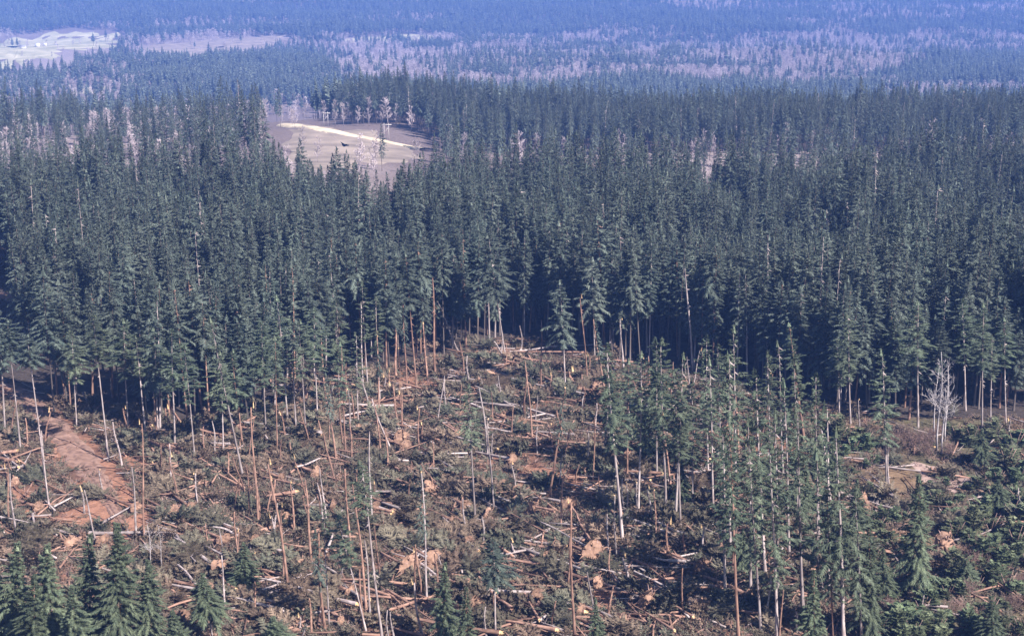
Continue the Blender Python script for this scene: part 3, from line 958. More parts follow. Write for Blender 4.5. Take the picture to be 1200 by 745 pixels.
setz(lm & (px > 165) & (vy < 112) & (vy > 66), .95, .05)
setz(base_zone & (px > 160) & (px < 335) & (vy < 66) & (vy > 40), .12, .35)
hill = base_zone & (vy < 38)
setz(hill, .97, .03)
setz(hill & (px > 170) & (px < 330) & (vy > 14) & (nz2 > .42), .3, .5)
setz(hill & (nz2 > .56), .35, .5)
px = px0
blank = in_poly(px, py, FIELD) | in_poly(px, py, CLEARING) | in_poly(px, py, [(395, 47), (470, 40), (525, 41), (480, 50), (400, 54)]) \
    | in_poly(px, py, [(-60, 126), (20, 126), (38, 140), (-60, 144)]) | in_poly(px, py, [(70, 103), (125, 98), (130, 109), (80, 114)])
blank |= in_poly(px, py, [(160, 56), (240, 48), (335, 42), (350, 52), (300, 64), (240, 80), (165, 76)])
# nothing tall right in front of the field or the clearing
blank |= in_poly(px, py, [(-260, 46), (150, 44), (140, 62), (60, 92), (-260, 110)]) | in_poly(px, py, [(305, 138), (345, 136), (430, 150), (515, 172), (515, 236), (420, 246), (318, 216)])
pc[blank] = .004; pb[blank] = 0.012
u = RNG.random(len(X))
con = u < pc
bar = (~con) & (u < pc + pb)
cx, cy, cz = X[con], Y[con], Z[con]
all_x = np.concatenate([fx, cx]); all_y = np.concatenate([fy, cy]); all_z = np.concatenate([gz[rest], cz]) - .3
n = len(all_x)
idx = np.where((np.arange(n) < near_n) | (all_y < 1250), RNG.integers(0, 8, n), RNG.integers(8, 14, n))
idx = np.where((RNG.random(n) < .035) & (all_y < 1250), RNG.integers(14, 17, n), idx)
s = RNG.normal(1.0, .13, n) * np.where(np.arange(n) < near_n, .96, .86)
s = np.clip(s * (.62 + .70 * fbm(all_x / 45, all_y / 45, 71, 3)), .45, 1.3)
wide = s * RNG.uniform(.85, 1.15, n) * (1 - .16 * smooth(470, 640, all_y) * (all_y < 1000)) * np.where(np.arange(n) < near_n, 1, 1 + smooth(800, 4500, all_y) * .8)
scatter("conifer_forest", np.stack([all_x, all_y, all_z], 1), RNG.uniform(0, 6.28, n), RNG.normal(0, .04, (n, 2)), np.stack([wide, wide, s], 1), idx, FOREST)
n = bar.sum()
s = RNG.uniform(.7, 1.15, n)
bw = s * (1 + smooth(800, 3000, Y[bar]) * .5)
scatter("bare_woodland", np.stack([X[bar], Y[bar], Z[bar] - .2], 1), RNG.uniform(0, 6.28, n), RNG.normal(0, .03, (n, 2)), np.stack([bw, bw, s], 1), RNG.integers(0, 4, n), BARE)
print("forest", len(all_x), "bare", n)

# ------------------------------------------------------------------ snags: broken standing trunks
# (base x, base y, top x, top y, bark, width px, splintered 0/1)
SNAGS = [
 (58, 596, 46, 505, 'pale', 3.2, 0), (143, 546, 135, 494, 'pale', 3.4, 0), (150, 514, 147, 478, 'red', 3.2, 1), (184, 512, 179, 466, 'red', 3.6, 0),
 (201, 504, 197, 478, 'red', 4, 1), (160, 632, 153, 546, 'pale', 4.2, 0), (208, 583, 201, 534, 'red', 4, 1), (233, 598, 227, 555, 'pale', 3.4, 0),
 (99, 601, 94, 570, 'pale', 3.4, 0), (20, 630, 10, 555, 'pale', 3.6, 0), (293, 605, 288, 545, 'red', 3.4, 0), (358, 470, 357, 448, 'red', 6.5, 1),
 (402, 522, 396, 453, 'red', 3.2, 0), (411, 513, 407, 456, 'pale', 3.2, 0), (417, 499, 410, 458, 'red', 3, 0), (433, 475, 419, 428, 'pale', 3, 0),
 (447, 537, 440, 468, 'red', 3.2, 0), (458, 525, 435, 468, 'pale', 3, 0), (468, 502, 457, 451, 'red', 3.8, 1), (472, 503, 468, 461, 'red', 3.4, 1),
 (491, 527, 489, 479, 'red', 3.6, 1), (524, 486, 521, 445, 'pale', 2.8, 0), (572, 535, 563, 454, 'pale', 3.2, 0), (579, 600, 572, 491, 'pale', 3, 0),
 (392, 563, 382, 507, 'red', 3.2, 0), (438, 533, 436, 514, 'pale', 3.2, 0), (546, 632, 545, 584, 'pale', 3.2, 0), (305, 610, 300, 547, 'red', 3.8, 0),
 (320, 596, 318, 562, 'red', 4.6, 1), (345, 625, 341, 565, 'red', 4.0, 0), (366, 665, 354, 562, 'red', 4, 0), (379, 615, 372, 565, 'pale', 3, 0),
 (383, 614, 377, 548, 'pale', 3, 0), (435, 732, 426, 632, 'pale', 3.6, 0), (447, 687, 439, 617, 'red', 3.6, 0), (489, 702, 485, 646, 'red', 4.4, 1),
 (352, 745, 350, 722, 'pale', 4, 1), (366, 748, 360, 702, 'red', 4.4, 0), (462, 752, 460, 717, 'pale', 3.6, 0), (456, 752, 453, 715, 'pale', 3.2, 0),
 (570, 748, 569, 712, 'pale', 4, 0), (624, 517, 618, 423, 'red', 3, 0), (672, 453, 671, 434, 'red', 6, 1), (659, 515, 656, 480, 'red', 4, 0),
 (647, 527, 646, 497, 'red', 3.4, 0), (729, 635, 725, 568, 'pale', 3.6, 0), (731, 600, 730, 560, 'pale', 3.2, 0), (735, 600, 734, 566, 'pale', 3.2, 1),
 (747, 602, 746, 565, 'pale', 3, 0), (765, 617, 761, 572, 'pale', 3.8, 1), (769, 633, 767, 574, 'red', 3.2, 0), (723, 660, 720, 580, 'pale', 3.2, 0),
 (712, 655, 714, 602, 'pale', 3.4, 0), (825, 648, 822, 617, 'pale', 5, 1), (737, 684, 733, 652, 'pale', 4.4, 1), (674, 748, 666, 588, 'red', 4.6, 1),
 (699, 730, 690, 670, 'pale', 3.6, 0), (800, 720, 799, 664, 'red', 3.4, 0), (809, 722, 809, 700, 'pale', 3, 0), (634, 642, 635, 624, 'red', 5, 0),
 (605, 652, 601, 634, 'pale', 4.6, 1), (464, 441, 460, 384, 'red', 3.8, 0), (501, 443, 496, 379, 'red', 3.6, 0), (510, 441, 504, 326, 'red', 4, 0),
 (537, 411, 511, 354, 'pale', 3, 0), (544, 438, 541, 401, 'red', 3, 0), (550, 448, 547, 417, 'pale', 3, 0), (469, 435, 467, 408, 'red', 2.6, 0),
 (611, 413, 610, 381, 'pale', 3, 0), (715, 415, 714, 347, 'pale', 3, 0), (731, 441, 729, 374, 'pale', 3.4, 0), (430, 441, 425, 404, 'red', 3, 0),
 (812, 436, 805, 314, 'pale', 3.4, 0), (943, 525, 934, 425, 'red', 3.6, 0), (974, 591, 962, 494, 'pale', 3.4, 0), (1008, 507, 1007, 468, 'pale', 2.6, 0),
 (1183, 510, 1182, 492, 'pale', 4, 1), (1065, 686, 1064, 650, 'pale', 3.6, 0), (1082, 722, 1081, 698, 'pale', 2.8, 0), (1197, 606, 1196, 572, 'pale', 3.4, 0),
 (965, 694, 964, 672, 'pale', 3.2, 0), (901, 680, 900, 640, 'red', 4, 0), (934, 740, 932, 715, 'pale', 3.4, 0), (1042, 576, 1041, 520, 'pale', 3.4, 0),
 (698, 500, 697, 472, 'pale', 3, 0), (741, 520, 740, 482, 'pale', 3, 0), (829, 520, 828, 505, 'red', 4, 1), (612, 600, 610, 570, 'red', 3.2, 0),
 (523, 485, 520, 450, 'red', 2.6, 0), (496, 520, 494, 497, 'red', 3, 1), (588, 470, 586, 440, 'pale', 2.6, 0), (420, 575, 417, 548, 'red', 3, 0),
 (268, 560, 265, 530, 'red', 3, 0), (240, 530, 237, 500, 'red', 3, 0), (330, 545, 328, 515, 'red', 3, 0), (190, 560, 186, 520, 'red', 3, 0),
 (120, 575, 117, 550, 'pale', 3, 0), (264, 715, 258, 650, 'pale', 3.4, 0), (300, 720, 296, 682, 'red', 3.4, 0), (244, 640, 241, 612, 'red', 3, 0),
]
for bx, by, tx, ty, bark, wpx, spl in SNAGS:
    P = at(bx, by); T = top_at(P, tx, ty)
    axis = T - P; H = axis.length
    ppm = FPX / math.hypot(P.y, H_CAM)
    r = max(.2, wpx / ppm / 2 * .78)
    tall = H > 11
    root = empty("broken_trunk", P - Vector((0, 0, .3)))
    root.rotation_mode = 'QUATERNION'
    root.rotation_quaternion = axis.to_track_quat('Z', 'Y')
    part("trunk", R.choice(POLE[bark]), root, rot=(0, 0, R.random() * 6.28), scale=(r, r, H + .3))
    k = r * .66
    if spl or R.random() < .2:
      part("splintered_top", R.choice(SPLINT), root, loc=(0, 0, H + .25), rot=(0, 0, R.random() * 6.28), scale=(k, k, k * (1.3 if spl else .6)))
    look = ("tall " if tall else "short ") + ("pale" if bark == 'pale' else "reddish") + " broken trunk" + (" with bright splintered top" if spl else "") 
    if abs(tx - bx) > .22 * (by - ty):
        look = "leaning " + look
    later_label(root, look, bx, by, "broken trunk", "broken trunks standing in the blowdown")
flush_labels()

# ------------------------------------------------------------------ fallen trees
def fallen(P0, P1, r0, bark, crown_on, root_on, lift0=.6, lift1=.5, plate=None, label=None, group=None, pos=None):
    """Trunk from butt P0 to tip P1."""
    a = P0 + Vector((0, 0, lift0 + .25 + max(0, float(micro_fn(P0.x, P0.y))))); b = P1 + Vector((0, 0, lift1 + .35 + max(0, float(micro_fn(P1.x, P1.y)))))
    axis = b - a; L = axis.length
    root = empty("fallen_tree", a)
    root.rotation_mode = 'QUATERNION'
    root.rotation_quaternion = axis.to_track_quat('Z', 'Y')
    part("trunk", R.choice(TRUNK[bark] if R.random() < .5 else POLE[bark]), root, rot=(0, 0, R.random() * 6.28), scale=(r0, r0, L))
    if crown_on:
        w = R.uniform(.9, 1.6)
        part("crown", R.choice(WILT), root, loc=(0, 0, L * R.uniform(.38, .55)), rot=(0, 0, 0), scale=(w * 1.15, w * .62, L * .5 / 13))
    if root_on:
        pr = plate or R.uniform(1.1, 1.9)
        part("root_plate", R.choice(ROOT), root, loc=(0, 0, -.05), rot=(0, 0, R.random() * 6.28), scale=(pr, pr, pr))
    elif R.random() < .4:
        part("broken_end", R.choice(SPLINT), root, loc=(0, 0, -.02), rot=(math.pi, 0, 0), scale=(r0 * 1.15, r0 * 1.15, r0 * .5))
    return root

LOGS = [
 (430, 714, 367, 667, 'pale', 0, 0), (305, 699, 372, 679, 'pale', 0, 0), (487, 735, 445, 690, 'red', 0, 0), (512, 667, 445, 635, 'pale', 0, 0),
 (561, 655, 517, 617, 'pale', 0, 0), (600, 610, 565, 592, 'pale', 0, 0), (512, 576, 494, 556, 'red', 0, 0), (512, 689, 490, 672, 'pale', 0, 0),
 (395, 652, 332, 645, 'red', 0, 0), (460, 605, 412, 600, 'red', 0, 0), (460, 598, 418, 588, 'red', 0, 0), (458, 610, 415, 606, 'red', 0, 0), (460, 584, 385, 586, 'pale', 0, 0),
 (463, 481, 392, 482, 'pale', 0, 0), (402, 494, 443, 484, 'pale', 0, 0), (347, 555, 376, 548, 'pale', 0, 0), (540, 560, 499, 537, 'pale', 0, 0),
 (537, 561, 501, 557, 'pale', 0, 0), (600, 513, 568, 511, 'pale', 0, 0), (673, 516, 600, 510, 'pale', 0, 0), (683, 537, 661, 540, 'pale', 0, 0),
 (832, 585, 798, 562, 'pale', 0, 0), (657, 640, 600, 610, 'red', 0, 0), (665, 646, 605, 635, 'red', 0, 0), (835, 646, 740, 607, 'pale', 0, 0), (815, 642, 742, 613, 'red', 0, 0),
 (800, 634, 730, 603, 'pale', 0, 0), (766, 645, 740, 636, 'pale', 0, 0), (797, 665, 758, 652, 'red', 0, 0), (809, 667, 758, 661, 'pale', 0, 0), (786, 692, 757, 674, 'red', 0, 0),
 (812, 730, 765, 704, 'red', 0, 0), (695, 647, 670, 607, 'red', 0, 0), (712, 626, 677, 597, 'red', 0, 0), (632, 737, 600, 677, 'red', 0, 0), (659, 710, 637, 675, 'red', 0, 0),
 (707, 742, 630, 717, 'red', 0, 0), (660, 748, 630, 735, 'pale', 0, 0), (790, 748, 735, 715, 'red', 0, 0), (984, 652, 960, 620, 'pale', 0, 0), (1055, 597, 1017, 562, 'pale', 0, 0),
 (1050, 592, 1005, 565, 'pale', 0, 0), (1054, 605, 1017, 597, 'pale', 0, 0), (184, 656, 170, 647, 'pale', 0, 0), (237, 700, 209, 674, 'pale', 0, 0), (207, 629, 170, 620, 'pale', 0, 0),
 (280, 635, 252, 627, 'pale', 0, 0), (277, 700, 255, 687, 'red', 0, 0), (270, 526, 245, 526, 'pale', 0, 0), (225, 570, 195, 562, 'red', 0, 0), (212, 503, 197, 478, 'red', 0, 0),
 (643, 412, 597, 419, 'pale', 0, 0), (700, 408, 640, 411, 'pale', 0, 0), (520, 690, 478, 660, 'pale', 0, 0), (600, 720, 560, 690, 'red', 0, 0), (880, 640, 840, 628, 'pale', 0, 0),
 (935, 690, 895, 672, 'red', 0, 0), (1020, 675, 1000, 672, 'pale', 0, 0), (1045, 640, 1020, 632, 'red', 0, 0), (660, 595, 610, 585, 'pale', 0, 0), (650, 606, 600, 594, 'red', 0, 0),
]
# uprooted trees with root plates in view: (plate x, y, radius px, trunk end x, y)
PLATES = [
 (502, 585, 13, 440, 560), (480, 675, 16, 420, 640), (508, 665, 13, 470, 630), (606, 582, 9, 560, 570), (619, 604, 11, 570, 588), (694, 662, 17, 640, 640), (822, 674, 14, 770, 650),
 (842, 652, 10, 790, 632), (1106, 650, 15, 1150, 630), (757, 712, 14, 712, 690), (546, 598, 8, 505, 580), (549, 642, 9, 510, 622), (460, 604, 5, 415, 598), (201, 606, 10, 160, 590),
 (225, 602, 9, 190, 585), (258, 672, 12, 215, 650), (612, 505, 10, 570, 495), (555, 658, 9, 520, 640), (630, 708, 12, 590, 690), (545, 694, 10, 505, 680), (556, 708, 9, 515, 700),
 (330, 565, 7, 295, 555), (371, 560, 9, 335, 548), (402, 480, 7, 370, 470), (482, 476, 6, 445, 470), (470, 520, 11, 425, 508), (475, 530, 9, 440, 520), (420, 508, 7, 390, 500),
 (300, 640, 9, 262, 628), (262, 640, 9, 225, 630), (335, 655, 8, 300, 645), (355, 668, 9, 320, 655), (590, 575, 8, 550, 562), (697, 460, 7, 650, 455), (680, 462, 7, 640, 452),
 (600, 545, 8, 560, 535), (590, 492, 7, 550, 485), (735, 545, 11, 690, 530), (780, 655, 8, 735, 640), (850, 505, 8, 810, 498), (530, 615, 7, 490, 604), (572, 608, 8, 530, 598),
 (640, 660, 8, 600, 650), (505, 640, 8, 470, 628), (160, 600, 8, 125, 590), (85, 645, 12, 50, 635), (120, 640, 9, 85, 630), (45, 600, 8, 10, 590), (700, 690, 10, 665, 676),
 (900, 655, 9, 860, 642), (1010, 590, 9, 975, 580), (1015, 600, 8, 985, 594), (880, 705, 10, 840, 692), (345, 460, 6, 315, 455), (440, 600, 8, 405, 592), (215, 730, 10, 170, 715), (350, 735, 8, 310, 722),
 (410, 700, 8, 370, 690), (530, 720, 9, 490, 706), (680, 720, 9, 640, 708), (730, 735, 10, 690, 722), (820, 715, 9, 780, 700), (470, 455, 5, 440, 450), (560, 450, 5, 530, 444), (610, 455, 6, 580, 448),
]
for bx, by, tx, ty, bark, c_, r_ in LOGS:
    P0, P1 = at(bx, by), at(tx, ty)
    ln = (P1 - P0).length
    o = fallen(P0, P1, R.uniform(.24, .36), bark, False, False, R.uniform(.9, 1.5), R.uniform(.8, 1.6))
    side = "long" if ln > 14 else "short"
    later_label(o, f"{side} {'pale' if bark == 'pale' else 'reddish'} fallen log", bx, by, "fallen log", "logs lying in the blowdown")
for bx, by, rp, tx, ty in PLATES:
    P0, P1 = at(bx, by), at(tx, ty)
    ppm = FPX / math.hypot(P0.y, H_CAM)
    d = (P1 - P0); d.z = 0; d.normalize()
    away = Vector((R.uniform(-.75, -.35), R.uniform(.55, .95), 0)).normalized()
    d = (d + away * 1.1).normalized()
    if bx > 1100:
        d = Vector((.4, .9, 0))
    P1 = P0 + d * R.uniform(17, 26)
    P1.z = float(ht(P1.x, P1.y))
    pr = rp / ppm * 1.0
    o = fallen(P0, P1, R.uniform(.32, .45), R.choice(['pale', 'red', 'red']), R.random() < .75, True, pr * .55, R.uniform(.4, .9), plate=pr)
    size = "large" if pr > 2.3 else "medium" if pr > 1.6 else "small"
    later_label(o, f"uprooted fir with {size} orange root plate", bx, by, "uprooted tree", "uprooted trees in the blowdown")
flush_labels()

# fillers: trees nobody can tell apart in the tangle
fx_, fy_ = RNG.uniform(-190, 200, 4000), RNG.uniform(215, 425, 4000)
pxx, pyy = project(fx_, fy_, ht(fx_, fy_))
roadp = [at(*p) for p in [(20, 456), (45, 478), (75, 510), (100, 540), (122, 570), (140, 600)]]
def off_road(x, y, d=10):
    return all(math.hypot(x - p.lerp(q, t).x, y - p.lerp(q, t).y) > d for p, q in zip(roadp, roadp[1:]) for t in (0, .25, .5, .75, 1))
cnt = 0
for x, y, qx_, qy_ in zip(fx_, fy_, pxx, pyy):
    if cnt >= 175: break
    if not (-20 < qx_ < 900 and edge_y(qx_) + 6 < qy_ < 760) or (qx_ < 230 and qy_ > 640) or not off_road(x, y): continue
    if qx_ > 840 and R.random() < .6: continue
    P0 = Vector((x, y, float(ht(x, y))))
    a = math.radians(R.gauss(145, 22)) if R.random() < .75 else R.random() * 6.28
    L = R.uniform(12, 30)
    P1 = P0 + Vector((math.cos(a), math.sin(a), 0)) * L
    P1.z = float(ht(P1.x, P1.y))
    if not off_road(P1.x, P1.y, 8): continue
    leafy = R.random() < .72
    rooted = R.random() < .12
    o = fallen(P0, P1, R.uniform(.24, .40), R.choice(['pale', 'red', 'red']), leafy, rooted, R.uniform(.3, 1.3), R.uniform(.3, 1.8))
    mx_, my_ = project((P0.x + P1.x) / 2, (P0.y + P1.y) / 2, (P0.z + P1.z) / 2)
    place_label(o, f"{'long' if L > 16 else 'short'} {'leafy fallen fir' if leafy else 'bare fallen trunk'}{' with roots' if rooted else ''}", float(mx_), float(my_),
                "fallen tree", "fallen trees in the tangle")
    cnt += 1

cnt = 0
for x, y, qx_, qy_ in zip(fx_[::-1], fy_[::-1], pxx[::-1], pyy[::-1]):
    if cnt >= 125: break
    if not (-10 < qx_ < 960 and edge_y(qx_) + 3 < qy_ < 750) or (qx_ < 200 and qy_ > 640) or not off_road(x, y, 6): continue
    P = Vector((x, y, float(ht(x, y)) - .3))
    H = min(26, max(3, R.lognormvariate(2.2, .6)))
    bark = R.choice(['pale', 'red', 'red'])
    root = empty("broken_trunk", P)
    lean_ = R.gauss(0, .09), R.gauss(0, .09)
    root.rotation_euler = (lean_[0], lean_[1], R.random() * 6.28)
    r = R.uniform(.19, .3)
    part("trunk", R.choice(POLE[bark]), root, scale=(r, r, H))
    if R.random() < .3:
        part("splintered_top", R.choice(SPLINT), root, loc=(0, 0, H), scale=(r * .62, r * .62, r * 1.2))
    if H > 17 and R.random() < .5:
        part("crown", R.choice(CROWN['thin']), root, loc=(0, 0, H * .5), scale=(.5, .5, H * .55 / 19))
    place_label(root, f"{'tall' if H > 12 else 'short'} thin {'pale' if bark == 'pale' else 'reddish'} pole", float(qx_), float(qy_), "broken trunk", "thin poles standing in the blowdown")
    cnt += 1
flush_places()

# ------------------------------------------------------------------ slash on the ground
SL = [build(lambda b, s=s: frond_clump(b, rr(500 + s), 1.7, 13), "boughs", [M_WILT]) for s in range(4)]
HEAP = [build(lambda b, s=s: crown(b, rr(530 + s), 1.6, 2.8, 60, lambda t: 1 - .5 * t, stations=8, droop=.15, up=(.0, .7), twig=.22), 'heap', [M_WILT]) for s in range(3)]
def twigs(mb, rng):
    for k in range(14):
        a = rng.random() * 6.28
        d = np.array([math.cos(a), math.sin(a), rng.uniform(-.1, .7)])
        p = np.array([rng.normal(0, .5), rng.normal(0, .5), 0])
        o = np.array([-d[1], d[0], .3]) * .05
        mb.add([p + o, p - o, p + d * rng.uniform(.8, 2.2)], [(0, 1, 2)])
SL += [build(lambda b, s=s: twigs(b, rr(510 + s)), "twigs", [M_TWIG]) for s in range(3)]
SL += [build(lambda b: b.tube([[-2, 0, 0], [0, .1, .25], [2.4, 0, .1]], [.11, .1, .06], 5), "stick", [M_RED]),
       build(lambda b: b.tube([[-2, 0, .3], [0, .1, .1], [2, 0, .4]], [.10, .1, .07], 5), "stick", [M_PALE]),
       build(lambda b: b.tube([[-7, 0, .3], [0, .25, .9], [7.5, 0, .5]], [.2, .17, .08], 6), "long_pole", [M_RED]),
       build(lambda b: b.tube([[-6, 0, .8], [0, -.2, .5], [5, 0, .9]], [.17, .14, .08], 6), "long_pole", [M_PALE]),
       build(lambda b: b.tube([[-.8, 0, .1], [.8, 0, .3]], [.2, .16], 5), "chunk", [M_WOOD]),
       build(lambda b: bush(b, rr(520), .8, .5, 60, .3), "clod", [M_SOIL])]
SL += HEAP
n = 200000
sx_, sy_ = RNG.uniform(-215, 225, n), RNG.uniform(205, 470, n)
qx_, qy_ = project(sx_, sy_, ht(sx_, sy_))
dens = fbm(sx_ / 16, sy_ / 16, 81, 3)
keep = (qx_ > -30) & (qx_ < 1240) & (qy_ < 790) & (qy_ > edge_y(qx_) - 4) & (RNG.random(n) < smooth(.25, .62, dens) + .12)
keep &= ~((qx_ > 985) & (RNG.random(n) < .72))
rd = road_dist(sx_, sy_)
keep &= (rd > 4.0 + 3 * vnoise(sx_ / 5, sy_ / 5, 99)) | (RNG.random(n) < .06)
sx_, sy_ = sx_[keep], sy_[keep]
n = len(sx_)
kindn = fbm(sx_ / 9, sy_ / 9, 91, 2)
idx = RNG.choice(len(SL), n, p=[.18, .18, .18, .18, .05, .05, .04, .020, .007, .036, .018, .004, .012, .015, .014, .014])
idx = np.where(kindn > .56, RNG.choice([4, 5, 6, 0, 1, 2, 3, 0, 1, 7, 12], n), idx)
scatter("slash_litter", np.stack([sx_, sy_, ht(sx_, sy_) + micro_fn(sx_, sy_) + .1], 1), RNG.normal(2.5, .9, n), np.where(((idx > 6) & (idx < 11))[:, None], RNG.normal(0, .05, (n, 2)), RNG.normal(0, .25, (n, 2))),
        np.repeat(RNG.uniform(.6, 1.35, n)[:, None], 3, 1), idx, SL)
print("slash", n)

# ------------------------------------------------------------------ scrub and alders on the brushy side
def scrub(mb, rng):
    for k in range(5):
        m2 = MB()
        h = rng.uniform(1.8, 4.2)
        crown(m2, rng, h, h * rng.uniform(.30, .45), 60, P_OPEN, stations=7, droop=.1, up=(.25, 1.2), twig=.22)
        mb.add(np.vstack(m2.v) + np.array([rng.normal(0, 1.15), rng.normal(0, 1.15), 0]), np.vstack(m2.f))
SHR = [build(lambda b, s=s: scrub(b, rr(600 + s)), "foliage", [M_SHRUB]) for s in range(6)]
BRU = [build(lambda b, s=s: bare_tree(b, rr(620 + s), 3.4, 2.6, 8, 12, 7, .08, tw_r=.028, sides=3, lean=.5), "twigs", [M_TWIG]) for s in range(3)]
def stems(mb, rng):
    for k in range(6):
        a = rng.random() * 6.28
        mb.tube([[0, 0, 0], [math.cos(a) * .5, math.sin(a) * .5, 1.0], [math.cos(a) * 1.0, math.sin(a) * 1.0, 2.0]], [.07, .05, .02], 4)
STEM = build(lambda b: stems(b, rr(630)), "stems", [M_TWIG])
SHRUBS = [(1140, 520, 26), (1165, 515, 24), (1190, 525, 26), (1120, 510, 18), (985, 515, 24), (1000, 530, 22), (1015, 520, 20), (975, 500, 18), (1020, 545, 16), (1180, 545, 26), (1195, 565, 26),
          (1165, 590, 26), (1140, 600, 26), (1115, 605, 24), (1185, 610, 30), (1160, 625, 30), (1120, 630, 26), (1190, 640, 30), (1165, 655, 26), (1150, 575, 20), (1095, 590, 20), (1030, 620, 20),
          (1045, 640, 22), (1125, 675, 26), (1180, 690, 28), (1160, 720, 26), (1080, 720, 26), (1050, 735, 26), (1100, 740, 28), (1020, 700, 22), (1130, 742, 28), (1070, 745, 28), (1030, 742, 24),
          (1025, 660, 20), (1003, 640, 18), (1195, 740, 26), (1090, 690, 22), (1110, 700, 22), (1145, 690, 20), (1050, 700, 20), (960, 560, 16), (1170, 565, 18), (1200, 600, 24), (1205, 665, 26), (1140, 640, 22),
          (1100, 570, 14), (1060, 610, 16), (990, 560, 16), (1020, 580, 14), (1175, 745, 26)]
for bx, by, w in SHRUBS:
    P = at(bx, by)
    ppm = FPX / math.hypot(P.y, H_CAM)
    k = w / ppm / 4.6 * 1.75
    root = empty("shrub", P)
    part("foliage", R.choice(SHR), root, rot=(0, 0, R.random() * 6.28), scale=(k * 1.1, k * 1.1, k * R.uniform(.5, .85)))
    part("stems", STEM, root, scale=(k, k, k))
    later_label(root, ("large" if w > 23 else "small") + " dark green shrub", bx, by, "shrub", "shrubs on the brushy clearing")
BRUSH = [(1045, 525, 20), (1060, 520, 22), (1075, 528, 22), (1092, 522, 22), (1085, 535, 18), (1112, 535, 18), (1040, 540, 16), (1100, 512, 16), (1145, 665, 20), (1160, 680, 20), (1135, 700, 22),
         (1120, 720, 20), (1060, 690, 18), (1185, 715, 20), (1150, 735, 22), (1040, 715, 16), (1195, 690, 18), (1065, 660, 16), (1128, 655, 16), (1015, 735, 18)]
for bx, by, w in BRUSH:
    P = at(bx, by)
    ppm = FPX / math.hypot(P.y, H_CAM)
    k = w / ppm / 4.4 * 1.15
    o = single("leafless_bush", R.choice(BRU), P, (0, 0, R.random() * 6.28), (k, k, k))
    later_label(o, "grey pink leafless bush", bx, by, "bush", "leafless bushes on the brushy clearing")
ALD = [build(lambda b, s=s: bare_tree(b, rr(640 + s), 22, 6, 1, 16, 7, .35, tw_r=.045, lean=.04), "alder", [M_ALDER]) for s in range(3)]
for k, (bx, by, h) in enumerate([(1093, 520, 1.0), (1099, 528, 1.15), (1104, 532, 1.1), (1108, 518, .95)]):
    o = single("alder", ALD[k % 3], at(bx, by), (0, 0, R.random() * 6.28), (h, h, h))
    later_label(o, "white leafless alder of the clump", bx, by, "alder tree", "clump of bare alders")
for bx, by, h in [(178, 668, .45), (190, 664, .4), (428, 735, .0)]:
    if h:
        o = single("dead_sapling", ALD[1], at(bx, by), (0, 0, R.random() * 6.28), (h, h, h))
        later_label(o, "small grey dead sapling", bx, by, "sapling", "dead saplings")
flush_labels()

# ------------------------------------------------------------------ far power poles and farm buildings
M_POLE = mat("weathered_pole", (.42, .38, .36), (.58, .54, .52), .5, .9, 0)
M_WALL = mat("white_boards", (.74, .72, .68), (.84, .82, .78), .3, .7, 0)
M_ROOF = mat("grey_roof", (.30, .29, .30), (.42, .40, .40), .3, .7, 0)
def pole_mesh(pts, rads, nm):
    return build(lambda b: b.tube(pts, rads, 6), nm, [M_POLE])
me_post, me_arm = pole_mesh([(0, 0, 0), (0, 0, 7), (0, 0, 14)], [.28, .24, .2], "post"), pole_mesh([(-4.6, 0, 0), (0, 0, 0), (4.6, 0, 0)], [.3, .32, .3], "crossarm")
me_brace = pole_mesh([(-2, 0, -5.0), (0, 0, -2.5), (2, 0, 0)], [.2, .2, .2], "brace")
for (bx, by, k, lab) in [(453, 163, .8, "pale two legged power pole standing behind the bright dirt track"), (382, 148, .8, "pale power pole at the upper end of the bright dirt track"),
                         (537, 167, .8, "cross braced power pole among firs past the track end")]:
    P = at(bx, by)
    r_ = empty("power_pole", P)
    tag(r_, lab, "power pole", "power line poles")
    for x in (-2, 2):
        part("post", me_post, r_, (x * k, 0, 0), None, (k, k, k))
    part("crossarm", me_arm, r_, (0, -.3, 12.6 * k), None, (k, k, k))
    part("brace", me_brace, r_, (0, .4, 10.5 * k), None, (k, k, k))
def box(mb, x0, x1, y0, y1, z0, z1, mi=0):
    v = [(x, y, z) for z in (z0, z1) for y in (y0, y1) for x in (x0, x1)]
    q = [(0, 2, 3, 1), (4, 5, 7, 6), (0, 1, 5, 4), (2, 6, 7, 3), (0, 4, 6, 2), (1, 3, 7, 5)]
    mb.add(v, [t for a, b, c, d in q for t in ((a, b, c), (a, c, d))], mi)
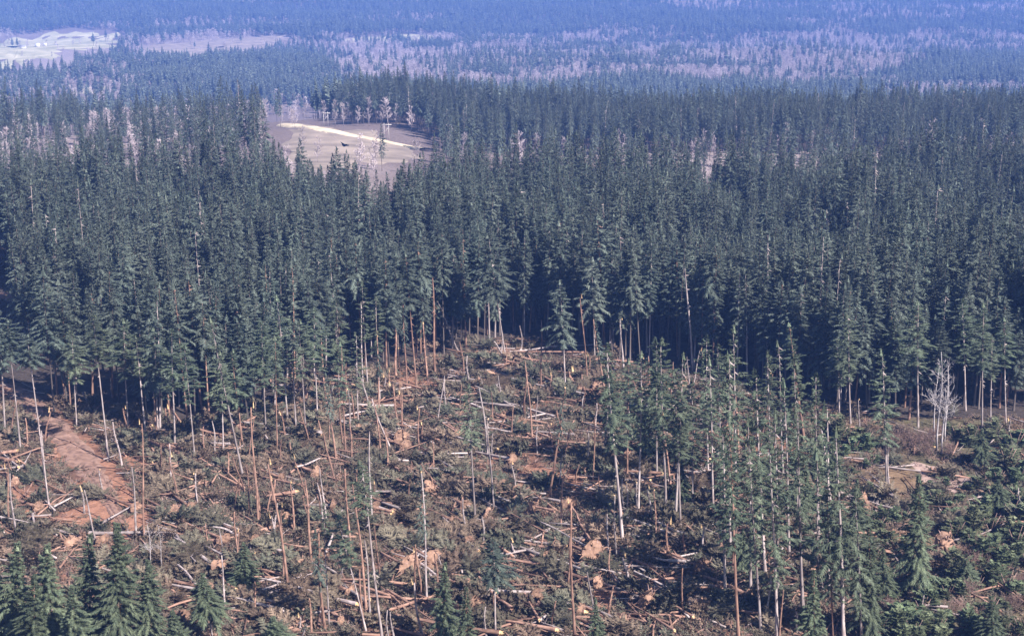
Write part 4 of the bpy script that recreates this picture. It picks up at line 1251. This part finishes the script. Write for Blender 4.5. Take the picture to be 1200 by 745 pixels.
def walls(mb, w, d, h):
    box(mb, -w, w, -d, d, 0, h)
    mb.add([(-w, -d, h), (-w, d, h), (-w, 0, h + d * .8), (w, -d, h), (w, d, h), (w, 0, h + d * .8)], [(0, 2, 1), (3, 4, 5)])
def roof(mb, w, d, h):
    for s_ in (-1, 1):
        v = [(-w - .6, s_ * (d + .7), h - .55), (w + .6, s_ * (d + .7), h - .55), (w + .6, 0, h + d * .8 + .05), (-w - .6, 0, h + d * .8 + .05)]
        v += [(x, y, z + .35) for x, y, z in v]
        mb.add(v, [(0, 1, 2), (0, 2, 3), (4, 6, 5), (4, 7, 6), (0, 4, 5), (0, 5, 1), (1, 5, 6), (1, 6, 2), (3, 2, 6), (3, 6, 7), (0, 3, 7), (0, 7, 4)])
for (bx, by, w, d, h, lab) in [(44, 56, 5, 3.6, 5, "larger white farmhouse on the pale field"), (53, 55, 3.4, 3, 4, "smaller white shed beside the farmhouse on the pale field"), (27, 58, 7, 3.5, 4, "low long farm barn on the pale field")]:
    P = at(bx, by)
    r_ = empty("farm_house", P + Vector((0, 0, 2)))
    tag(r_, lab, "farm building", "farm buildings on the pale field")
    part("wall", build(lambda b: walls(b, w, d, h), "wall", [M_WALL]), r_)
    part("roof", build(lambda b: roof(b, w, d, h), "roof", [M_ROOF if bx == 27 else M_WALL]), r_)
    for x in (-w * .5, w * .5):
        part("window", build(lambda b: box(b, x - .7, x + .7, -d - .06, -d + .02, h * .35, h * .75), "window", [M_ROOF]), r_)

# ------------------------------------------------------------------ haze
mh = bpy.data.materials.new("haze_air")
mh.use_nodes = True
nt = mh.node_tree
nt.nodes.remove(nt.nodes["Principled BSDF"])
pv = nt.nodes.new("ShaderNodeVolumePrincipled")
pv.inputs["Color"].default_value = (.19, .37, 1.0, 1)
pv.inputs["Density"].default_value = .00015
pv.inputs["Anisotropy"].default_value = 0.0
nt.links.new(pv.outputs[0], nt.nodes["Material Output"].inputs["Volume"])
mb = MB()
box(mb, -6900, 6900, -300, 8800, -150, 340)
hz = struct("haze", mb.mesh("haze", [mh]), 'stuff')
